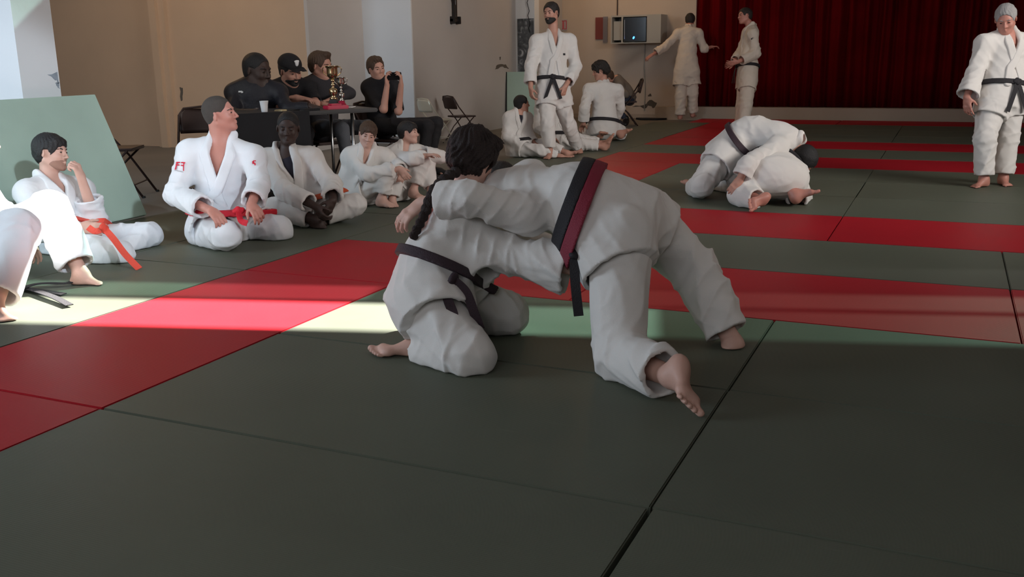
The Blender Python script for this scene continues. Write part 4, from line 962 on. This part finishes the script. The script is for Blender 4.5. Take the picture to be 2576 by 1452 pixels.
def on_table(x, y): return tb.location + Vector((e1.x * x - e1.y * y, e1.y * x + e1.x * y, TZ))
def along(v0, v1):  # table coordinates from hall coordinates
    d = Vector((v0, v1, 0)) - A_; return d.dot(e1), d.dot(Vector((-e1.y, e1.x, 0)))
def cup(loc, label, rot=(0, 0, 0)):
    bm = bmesh.new(); lathe(bm, [(0, .002), (.024, 0), (.026, .004), (.031, .05), (.036, .088), (.038, .092), (.036, .092), (.0335, .086), (.024, .01), (0, .008)])
    o = obj('plastic_cup', bm, 'plastic_white', smooth=True); o.location = loc; o.rotation_euler = rot
    return tag(o, label, 'cup')
cup(on_table(.34, .07) + Vector((0, 0, .006)), 'white plastic cup standing on the near edge of the black table')
def trophy(loc, s, metal, label, handles=True, base='table_black'):
    t = empty('trophy', loc, .4, label=label, cat='trophy', group='trophies on the table')
    bm = bmesh.new(); bx(bm, (-.055 * s, -.055 * s, 0), (.055 * s, .055 * s, .05 * s), bev=.005); bx(bm, (-.042 * s, -.042 * s, .05 * s), (.042 * s, .042 * s, .085 * s), bev=.004); obj('base', bm, base, t)
    bm = bmesh.new(); lathe(bm, [(0, .085), (.04, .085), (.042, .10), (.025, .11), (.03, .13), (.045, .16), (.04, .19), (.016, .205), (.014, .225), (.026, .235), (.014, .245), (.012, .27), (.024, .28), (.012, .29)]); bmesh.ops.scale(bm, vec=(s, s, s), verts=bm.verts); obj('stem', bm, metal, t, smooth=True)
    bm = bmesh.new(); lathe(bm, [(0, .288), (.012, .29), (.03, .30), (.052, .325), (.058, .36), (.056, .40), (.066, .425), (.070, .43), (.064, .43), (.052, .40), (.052, .36), (.04, .32), (0, .31)]); bmesh.ops.scale(bm, vec=(s, s, s), verts=bm.verts); obj('bowl', bm, metal, t, smooth=True)
    if handles:
        for q in (-1, 1):
            bm = bmesh.new(); tube(bm, [Vector((q * x, 0, z)) * s for x, z in ((.055, .415), (.085, .42), (.10, .395), (.088, .355), (.06, .33), (.045, .325))], .0055 * s); obj('handle', bm, metal, t, smooth=True)
    return t
trophy(on_table(1.08, .34), .86, 'gold', 'tall gold two-handled trophy cup on the black table')
trophy(on_table(1.20, .44), .62, 'silver', 'small silver trophy right behind the tall gold one', base='red_plastic')
bm = bmesh.new(); bx(bm, (-.10, -.06, 0), (.10, .06, .03), bev=.006); bx(bm, (-.06, -.04, .03), (.05, .05, .045), bev=.008)
o = obj('medal_box', bm, 'red_plastic'); o.location = on_table(1.02, .16); o.rotation_euler = (0, 0, 1.0); tag(o, 'flat red box lying in front of the trophies', 'box')
for x, y, r_, lb in ((.68, .16, .4, 'white sheet of paper lying between the cups and the red box'), (1.2, .30, .9, 'pale sheet of paper at the right end of the black table')):
    bm = bmesh.new(); bx(bm, (-.07, -.05, 0), (.07, .05, .006)); o = obj('paper_sheet', bm, 'paper_white'); o.location = on_table(x, y); o.rotation_euler = (0, 0, 1 + r_); tag(o, lb, 'paper')
bm = bmesh.new(); bx(bm, (-.08, -.035, 0), (.08, .035, .02), bev=.004); o = obj('pencil_case', bm, 'black_cloth'); o.location = on_table(.74, .06); o.rotation_euler = (0, 0, 1.2); tag(o, 'small black pouch on the table in front of the white paper', 'pouch')
bm = bmesh.new()
for _ in range(9): bx(bm, Vector((random.uniform(-.04, .03), random.uniform(-.03, .02), 0)), Vector((random.uniform(.031, .05), random.uniform(.021, .04), random.uniform(.008, .016))), bev=.002)
o = obj('snack_pack', bm, 'crumb'); o.location = on_table(.48, .10) + Vector((0, 0, .006)); tag(o, 'crumpled yellowish snack packet beside the near plastic cup', 'snack')

# wall cabinet with a dark glass door and blue lamp
cb = empty('equipment_cabinet', (-1.63, 15.5, 1.33), label='grey wall cabinet with a dark glass door and glowing blue lamp', cat='cabinet')
bm = bmesh.new()
bx(bm, (-.52, -.42, 0), (.42, 0, .02)); bx(bm, (-.52, -.42, .47), (.42, 0, .50)); bx(bm, (.16, -.42, .02), (.42, 0, .47)); bx(bm, (-.52, -.42, .02), (-.50, 0, .47)); bx(bm, (-.50, -.02, .02), (.16, 0, .47)); bx(bm, (-.32, -.42, .02), (-.29, 0, .47))
obj('cabinet_body', bm, 'cabinet_grey', cb)
bm = bmesh.new(); bx(bm, (-.27, -.44, .035), (.15, -.425, .455), bev=.004); dr = obj('glass_door', bm, 'glass_black', cb)
bm = bmesh.new(); tube(bm, [(-.25, -.447, .08), (-.25, -.447, .42)], .006); obj('door_handle', bm, 'steel', dr)
bm = bmesh.new(); bmesh.ops.create_uvsphere(bm, u_segments=16, v_segments=10, radius=.022); o = obj('blue_lamp', bm, 'led_blue', cb, smooth=True); o.location = (-.075, -.452, .10); o.scale = (.7, .4, 1.15); o.rotation_euler = (0, .5, 0)
o['label'] = 'small glowing blue lamp'
bm = bmesh.new(); bx(bm, (-.49, -.36, .06), (-.34, -.1, .40), bev=.005); obj('equipment', bm, 'cabinet_grey', cb)
bm = bmesh.new(); tube(bm, [(-1.62, 15.485, 1.33), (-1.625, 15.485, .9), (-1.60, 15.485, .5), (-1.61, 15.485, .1)], .008); o = obj('cable', bm, 'cabinet_grey'); tag(o, 'thin grey cable hanging down the wall below the cabinet', 'cable')
bm = bmesh.new(); tube(bm, [(-2.16, 15.48, 1.83), (-2.16, 15.48, 3.2)], .010); o = obj('conduit', bm, 'brown_metal'); tag(o, 'thin dark conduit running up the wall above the cabinet', 'pipe')
bm = bmesh.new()
for i in range(26):
    a = i / 25 * 6.28; bm.verts.new((.26 * math.cos(a) * (1 + .25 * math.sin(3 * a)), .17 * math.sin(a) * (1 + .3 * math.cos(2 * a)), 0))
bm.verts.ensure_lookup_table(); f = bm.faces.new(bm.verts[:25]); r = bmesh.ops.extrude_face_region(bm, geom=[f]); bmesh.ops.translate(bm, vec=(0, 0, .03), verts=[g for g in r['geom'] if isinstance(g, bmesh.types.BMVert)])
o = obj('dark_rag', bm, 'black_cloth'); o.location = (-1.38, 15.1, GR + .002); tag(o, 'dark cloth lying on the floor against the stained back wall', 'cloth')
# notices
nb = empty('notice_panel', (-2.47, 15.49, 1.36), label='red and grey notice panel on the back wall left of the cabinet', cat='sign')
box('red_panel', (-.12, -.012, .06), (.03, 0, .46), 'panel_red', nb); box('grey_panel', (.03, -.012, 0), (.12, 0, .47), 'panel_grey', nb)
sg = empty('pictogram_sign', (-3.24, 15.49, 1.70), label='small white sign with two red framed marks behind the bearded man', cat='sign')
box('sign_board', (-.075, -.008, -.10), (.075, 0, .10), 'print_grey', sg)
for s in (-1, 1):
    bm = bmesh.new(); c = s * .035
    bx(bm, (c - .03, -.012, -.08), (c - .02, -.008, .08)); bx(bm, (c + .02, -.012, -.08), (c + .03, -.008, .08)); bx(bm, (c - .03, -.012, .07), (c + .03, -.008, .08)); bx(bm, (c - .03, -.012, -.08), (c + .03, -.008, -.07)); obj('red_mark', bm, 'print_red', sg)
# poster column
struct('wall_column', (-3.5, 13.3, GR), (-2.92, 13.5, CH), 'plaster_white')
po = empty('poster', (-3.08, 13.29, .88), label='tall dark abstract poster hanging on the white column', cat='poster')
box('poster_board', (-.15, -.012, 0), (.15, 0, .88), 'poster_print', po)
bm = bmesh.new(); pts = [(.02, -.015, 1.7)]
for i in range(16): pts.append((.02 + .018 * math.sin(i * 2.1) + i * .004, -.018, 1.7 - i * .07))
tube(bm, pts, .006, 6); obj('hanging_cord', bm, 'black_cloth', po)
# winch bracket hanging on the grey wall
wbk = empty('wall_bracket', (-3.27, 10.98, 1.66), label='black steel bracket with two arms mounted high on the grey wall', cat='bracket')
bm = bmesh.new(); bx(bm, (0, -.11, 0), (.06, .11, .05), bev=.006); bx(bm, (0, -.11, -.03), (.08, -.07, .08), bev=.005); bx(bm, (0, .07, -.03), (.08, .11, .08), bev=.005); obj('foot_plate', bm, 'table_black', wbk)
bm = bmesh.new(); bx(bm, (.01, -.045, .05), (.05, -.015, 1.0)); bx(bm, (.01, .015, .05), (.05, .045, 1.0)); obj('channel', bm, 'table_black', wbk)
bm = bmesh.new(); bx(bm, (.02, -.015, .06), (.04, .015, .26)); obj('strip', bm, 'silver', wbk)
bm = bmesh.new(); tube(bm, [(.03, -.01, .24), (.04, -.20, .62)], .022); tube(bm, [(.03, .02, .24), (.04, .05, .62)], .016); obj('arm', bm, 'table_black', wbk)

# ---------------------------------------------------------------- people
KNOTS = {}
TAILS = {}
J_EXTRA = {}
RIBN = dict(woman=vv(.41, -.91, 0), bent=vv(.3, -.9, .1), edge=vv(0, 0, 1), chin=vv(.4, -.75, .5))
ALL = {}
def cast(key, *a, **k):
    ALL[key] = person(key, *a, **k); return ALL[key]
def emblem(name, info, c, nrm, shapes, sc, m, up=(0, 0, 1)):
    """small printed mark laid on the cloth: shapes are boxes (x0,z0,x1,z1) in mark units"""
    root, I = info
    c = project(I['T'], vv(*c)); n = nz(nrm); upv = perp(n, vv(*up)); x = nz(np.cross(upv, n))
    V = []; F = []
    for (x0, z0, x1, z1) in shapes:
        nx = max(1, int((x1 - x0) / .25)); nzz = max(1, int((z1 - z0) / .25)); k0 = len(V)
        for i in range(nx + 1):
            for j in range(nzz + 1):
                q = c + (x * (x0 + (x1 - x0) * i / nx) + upv * (z0 + (z1 - z0) * j / nzz)) * sc
                V.append(project(I['T'], q, 4) + n * .009)
        for i in range(nx):
            for j in range(nzz):
                a = k0 + i * (nzz + 1) + j; F.append([a, a + nzz + 1, a + nzz + 2, a + 1])
    o = add_mesh(name, np.array(V), np.array(F), MAT[m], I['jk'], smooth=False)
    md = o.modifiers.new('t', 'SOLIDIFY'); md.thickness = .002
    return o
G_ = lambda key, j: vv(*POSES[key][j])

J_EXTRA['woman'] = [cone(G_('woman', 'M') * .5 + G_('woman', 'C') * .5 + vv(.05, -.05, -.02), G_('woman', 'PANEL'), .10, .10, .05, cut=1, hollow=.05, w=(.008, .1, 1, 2))]
KNOTS['woman'] = POSES['woman']['KN']
TAILS['woman'] = [[vv(*p) for p in POSES['woman'][k]] for k in ('T1', 'T2')]
KNOTS['bent'] = POSES['bent']['KN']; TAILS['bent'] = [[vv(*p) for p in POSES['bent']['T1']]]
KNOTS['chin'] = POSES['chin']['KN']; TAILS['chin'] = [[vv(*p) for p in POSES['chin'][k]] for k in ('T1', 'T2')]
KNOTS['redbelt'] = POSES['redbelt']['KN']; TAILS['redbelt'] = [[vv(*p) for p in POSES['redbelt'][k]] for k in ('T1',)]
TAILS['edge'] = [[vv(*p) for p in POSES['edge'][k]] for k in ('T1', 'T2', 'T3')]; KNOTS['edge'] = POSES['edge']['KN']

w = cast('woman', 'person kneeling in a white judo suit and dark belt, long auburn hair in a braid', hair='shag', hairmat='hair_auburn', belt='belt_plum', h=.005, hc=.0065,
         cuff=(.085, .115), sleeve=(.8, .92), skin='skin_pale', wr=1.15, skirt=.8, bh=.7, tr=1.2, bodyr=1.08)
H, hx, hf, hu, hS, hR = w[1]['HF']
br = [vv(*p) for p in POSES['woman']['BR']]
bp = []
for i in range(len(br) - 1):
    for t in np.linspace(0, 1, 5)[:-1]:
        c = br[i] * (1 - t) + br[i + 1] * t; k = i * 4 + int(t * 4 + .5)
        side = vv(.7, .4, .3) * (.011 if k % 2 else -.011)
        bp.append(ell(c + side, np.array([.021, .021, .026]) * (1 - .45 * k / (4 * len(br))), k=.006))
sdf_obj('braid', bp, .0045, MAT['hair_auburn'], w[0])
b = cast('bent', 'person bent over in a white judo suit with a crimson and black belt', hair='crop', hairmat='hair_dark', belt=('belt_crimson', 'belt_black'), h=.005, hc=.0065,
         cuff=(.082, .08), sleeve=(.55, .8), skin='skin_pale', wr=1.2, skirt=.72, bodyr=1.04, vdepth=.85, knot=True, legend=.84, bh=.92, tr=1.22)
cast('edge', 'person at the left edge with one knee raised, brightly sunlit white judo suit', hair='crop', belt='belt_black', topmat='gi_bright', botmat='gi_bright', skin='skin_pale', h=.0055, hc=.0085, legend=.85, tr=1.3)
cast('chin', 'young man seated with a hand at his mouth, white judo suit, coral red belt', hair='fringe', hairmat='hair_black', belt='belt_coral', topmat='gi_bright', botmat='gi_bright', skin='skin_pale', h=.005, hc=.0075, beard=.25, beardmat='stubble', hl=(.95, .5), sleeve=(.5, .7), cuff=(.085, .075))
rb = cast('redbelt', 'man kneeling upright in a bright white judo suit with a red belt, looking right', hair='buzz', hairmat='hair_cropped', belt='belt_red', topmat='gi_bright', botmat='gi_bright', skin='skin_ruddy', h=.005, hc=.0075, hl=(.55, .45), bodyr=1.1, vdepth=.38, neck=1.25, fm_=.085, tr=1.12)
FF = [(-1.75, -1.6, -1.3, 1.1), (-2.1, 1.1, -.3, 1.5), (-1.3, .1, -.35, .5), (1.2, -1.6, 1.65, 1.1), (.2, 1.1, 2.0, 1.5), (.3, .1, 1.2, .5)]
POS = POSES['redbelt']
emblem('sleeve_emblem', rb, POS['EM'], POS['EN'], FF, .019, 'print_red')
emblem('sleeve_lettering', rb, vv(*POS['EM']) - vv(0, 0, .042), POS['EN'], [(-2 + .55 * i, -.12, -1.62 + .55 * i, .12) for i in range(8)], .017, 'print_grey')
emblem('chest_emblem', rb, POS['EM2'], POS['EN2'], [(-.6, -.2, .1, .8), (.1, -.9, .5, .2), (-.2, .8, .8, 1.1)], .018, 'print_red')
cast('cross', 'dark-skinned young man sitting cross-legged with an orange belt and navy undershirt', hair='buzz', hairmat='hair_black', belt='belt_orange', skin='skin_dark', h=.0055, hc=.0085, under='undershirt_navy', vdepth=.3, fm_=.075, hl=(.6, .6), knot=False)
cast('boyblond', 'fair-haired boy in a white judo suit hugging his knees, looking down', hair='fringe', hairmat='hair_brown', belt=None, skin='skin_pale', h=.0055, hc=.0085, topmat='gi', hl=(.5, .5), knot=False)
cast('boydark', 'black-haired boy in a white judo suit with folded arms on his knees', hair='fringe', hairmat='hair_black', belt=None, skin='skin_pale', h=.0055, hc=.0085, hl=(.3, .3), knot=False)
cast('tableblack', 'broad dark-skinned man in a black jacket seated at the table', hair='buzz', hairmat='hair_black', top='shirt', topmat='dark_jacket', botmat='black_cloth', belt=None, skin='skin_dark', h=.007, hc=.010, lapel=False, shoes='shoe_black', bodyr=1.15, sleeve=(.95, .95))
emblem('jacket_logo', ALL['tableblack'], POSES['tableblack']['EM'], POSES['tableblack']['EN'], [(-1, -.3, .7, .3), (.2, -.6, 1.2, 0)], .022, 'print_white')
emblem('jacket_badge', ALL['tableblack'], POSES['tableblack']['EM2'], POSES['tableblack']['EN'], [(-.9, .5, .9, 1.1), (-.7, -.1, .7, .5), (-.4, -.8, .4, -.1), (-.15, -1.4, .15, -.8)], .030, 'print_white')
cp = cast('tablecap', 'bearded man in a black baseball cap and black shirt with folded arms', hair='crop', hairmat='hair_black', top='shirt', topmat='black_cloth', botmat='black_cloth', belt=None, skin='skin', h=.007, hc=.010, lapel=False, beard=.8, shoes='shoe_black', sleeve=(-.85, -.85), bodyr=1.1)
H, hx, hf, hu, hS, hR = cp[1]['HF']
def hp_(a, b, c): return H + hS * (hx * a + hf * b + hu * c)
cap = empty('baseball_cap', tuple(H), label='black flat-brimmed baseball cap with a white emblem on the seated man', cat='cap')
add = sdf_obj('crown', [ell(hp_(0, -.01, .05), np.array([.092, .110, .088]) * hS, hR), plane(hp_(0, 0, .045), -hu)], .006, MAT['black_cloth'], cap)
sdf_obj('brim', [cone(hp_(-.035, .085, .048), hp_(-.035, .15, .044), .045, .03, .02, flat=(hu, .12)), cone(hp_(.035, .085, .048), hp_(.035, .15, .044), .045, .03, .02, flat=(hu, .12))], .005, MAT['black_cloth'], cap)
sdf_obj('cap_emblem', [ell(hp_(0, .093, .090), np.array([.016, .010, .024]) * hS, hR), cone(hp_(-.016, .088, .108), hp_(.018, .09, .108), .006, .006)], .003, MAT['print_white'], cap, sm=0)
cast('tablegrey', 'brown-haired man in a charcoal sweater and grey jeans behind the trophies', hair='quiff', hairmat='hair_brown', top='shirt', topmat='charcoal_knit', botmat='grey_denim', belt=None, skin='skin', h=.007, hc=.010, lapel=False, shoes='shoe_black', sleeve=(.9, .9), brows=True)
ph = cast('phone', 'youth in a black shirt and trousers holding a phone up in both hands', hair='quiff', hairmat='hair_brown', top='shirt', topmat='black_cloth', botmat='black_cloth', belt=None, skin='skin', h=.007, hc=.010, lapel=False, shoes='shoe_black', sleeve=(-.95, -.95), hl=(.55, .55))
pc = (G_('phone', 'wl') + G_('phone', 'wr')) / 2 + vv(0, 0, .085)
fx = nz(G_('phone', 'wl') - G_('phone', 'wr'))
rt_ = math.atan2(fx[1], fx[0])
pt = empty('smartphone', tuple(pc), rt_, label='dark smartphone held sideways by the youth in black', cat='phone')
bm = bmesh.new(); bx(bm, (-.075, -.006, -.038), (.075, .006, .038), bev=.005); obj('phone_body', bm, 'glass_black', pt)
bm = bmesh.new(); tube(bm, [(.052, -.009, .022), (.052, -.005, .022)], .007); obj('camera_lens', bm, 'steel', pt)
bd = cast('beard', 'bearded man standing in a white judo suit with a black belt, facing left', hair='short', hairmat='hair_dark', belt='belt_black', skin='skin', h=.006, hc=.010, beard=1.5, hl=(.5, .5), topmat='gi', vdepth=.55)
emblem('sleeve_patch', bd, POSES['beard']['EM'], POSES['beard']['EN'], [(-1.2, -.5, .4, .5), (.55, -.5, 1.2, .5)], .022, 'print_black')
cast('sidesit', 'black-haired boy sitting on the mats in a white judo suit, face turned right', hair='crop', hairmat='hair_black', belt='belt_black', skin='skin', h=.007, hc=.010, knot=False, under='undershirt_navy')
cast('legsout', 'person sitting behind the bearded man with legs stretched out, white suit', hair='crop', hairmat='hair_black', belt='belt_black', skin='skin', h=.007, hc=.010, knot=False, wr=1.5)
cast('kneelback', 'person kneeling with back turned, curly dark hair, white suit and black belt', hair='shag', hairmat='hair_dark', belt='belt_black', skin='skin', h=.006, hc=.010, knot=False, topmat='gi')
cast('chairgrey', 'hunched figure in a grey sweater and blue jeans on a chair by the back wall', hair='crop', hairmat='hair_brown', top='shirt', topmat='grey_sweater', botmat='blue_denim', belt=None, skin='skin', h=.008, hc=.011, lapel=False, shoes='shoe_black', sleeve=(.8, .8), brows=False)
gw = G_('chairgrey', 'wl')
cast('walker', 'person walking away with arms spread wide, white judo suit, near the curtain', hair='short', hairmat='hair_dark', belt=None, topmat='gi_cream', botmat='gi_cream', skin='skin_ruddy', h=.008, hc=.012, knot=False, skirt=1.5, brows=False, sleeve=(.75, .35), legend=.97, tr=1.2)
ct = cast('curtain', 'man standing before the red curtain, white judo suit, hands at his black belt', hair='short', hairmat='hair_dark', belt='belt_black', topmat='gi_cream', botmat='gi_cream', skin='skin_ruddy', h=.0065, hc=.010, legend=.95, sleeve=(.8, .75), tr=1.15)
emblem('sleeve_patch', ct, POSES['curtain']['EM'], POSES['curtain']['EN'], [(-.8, -.8, 0, .3), (-.2, .2, .8, .6)], .02, 'print_black')
cast('under', 'person on knees with back to the camera, grappling, white judo suit, black belt', hair='crop', hairmat='hair_dark', belt='belt_black', skin='skin_ruddy', h=.006, hc=.0085, knot=False, bodyr=1.18, skirt=.25, bh=.75, tr=1.15)
cast('over', 'person leaning over the kneeling partner in a grapple, black hair, white suit', hair='short', hairmat='hair_black', belt='belt_plum', skin='skin', h=.006, hc=.0085, knot=False, skirt=.9, bh=.6, bodyr=1.1, tr=1.15)
cast('grey', 'grey-haired man walking barefoot at the right edge, white suit and black belt', hair='short', hairmat='hair_grey', belt='belt_black', skin='skin_ruddy', h=.006, hc=.0085, hl=(.3, .3), bodyr=1.05, sleeve=(.9, .9), cuff=(.09, .095), legend=.9, tr=1.1, topmat='gi', vdepth=.55)
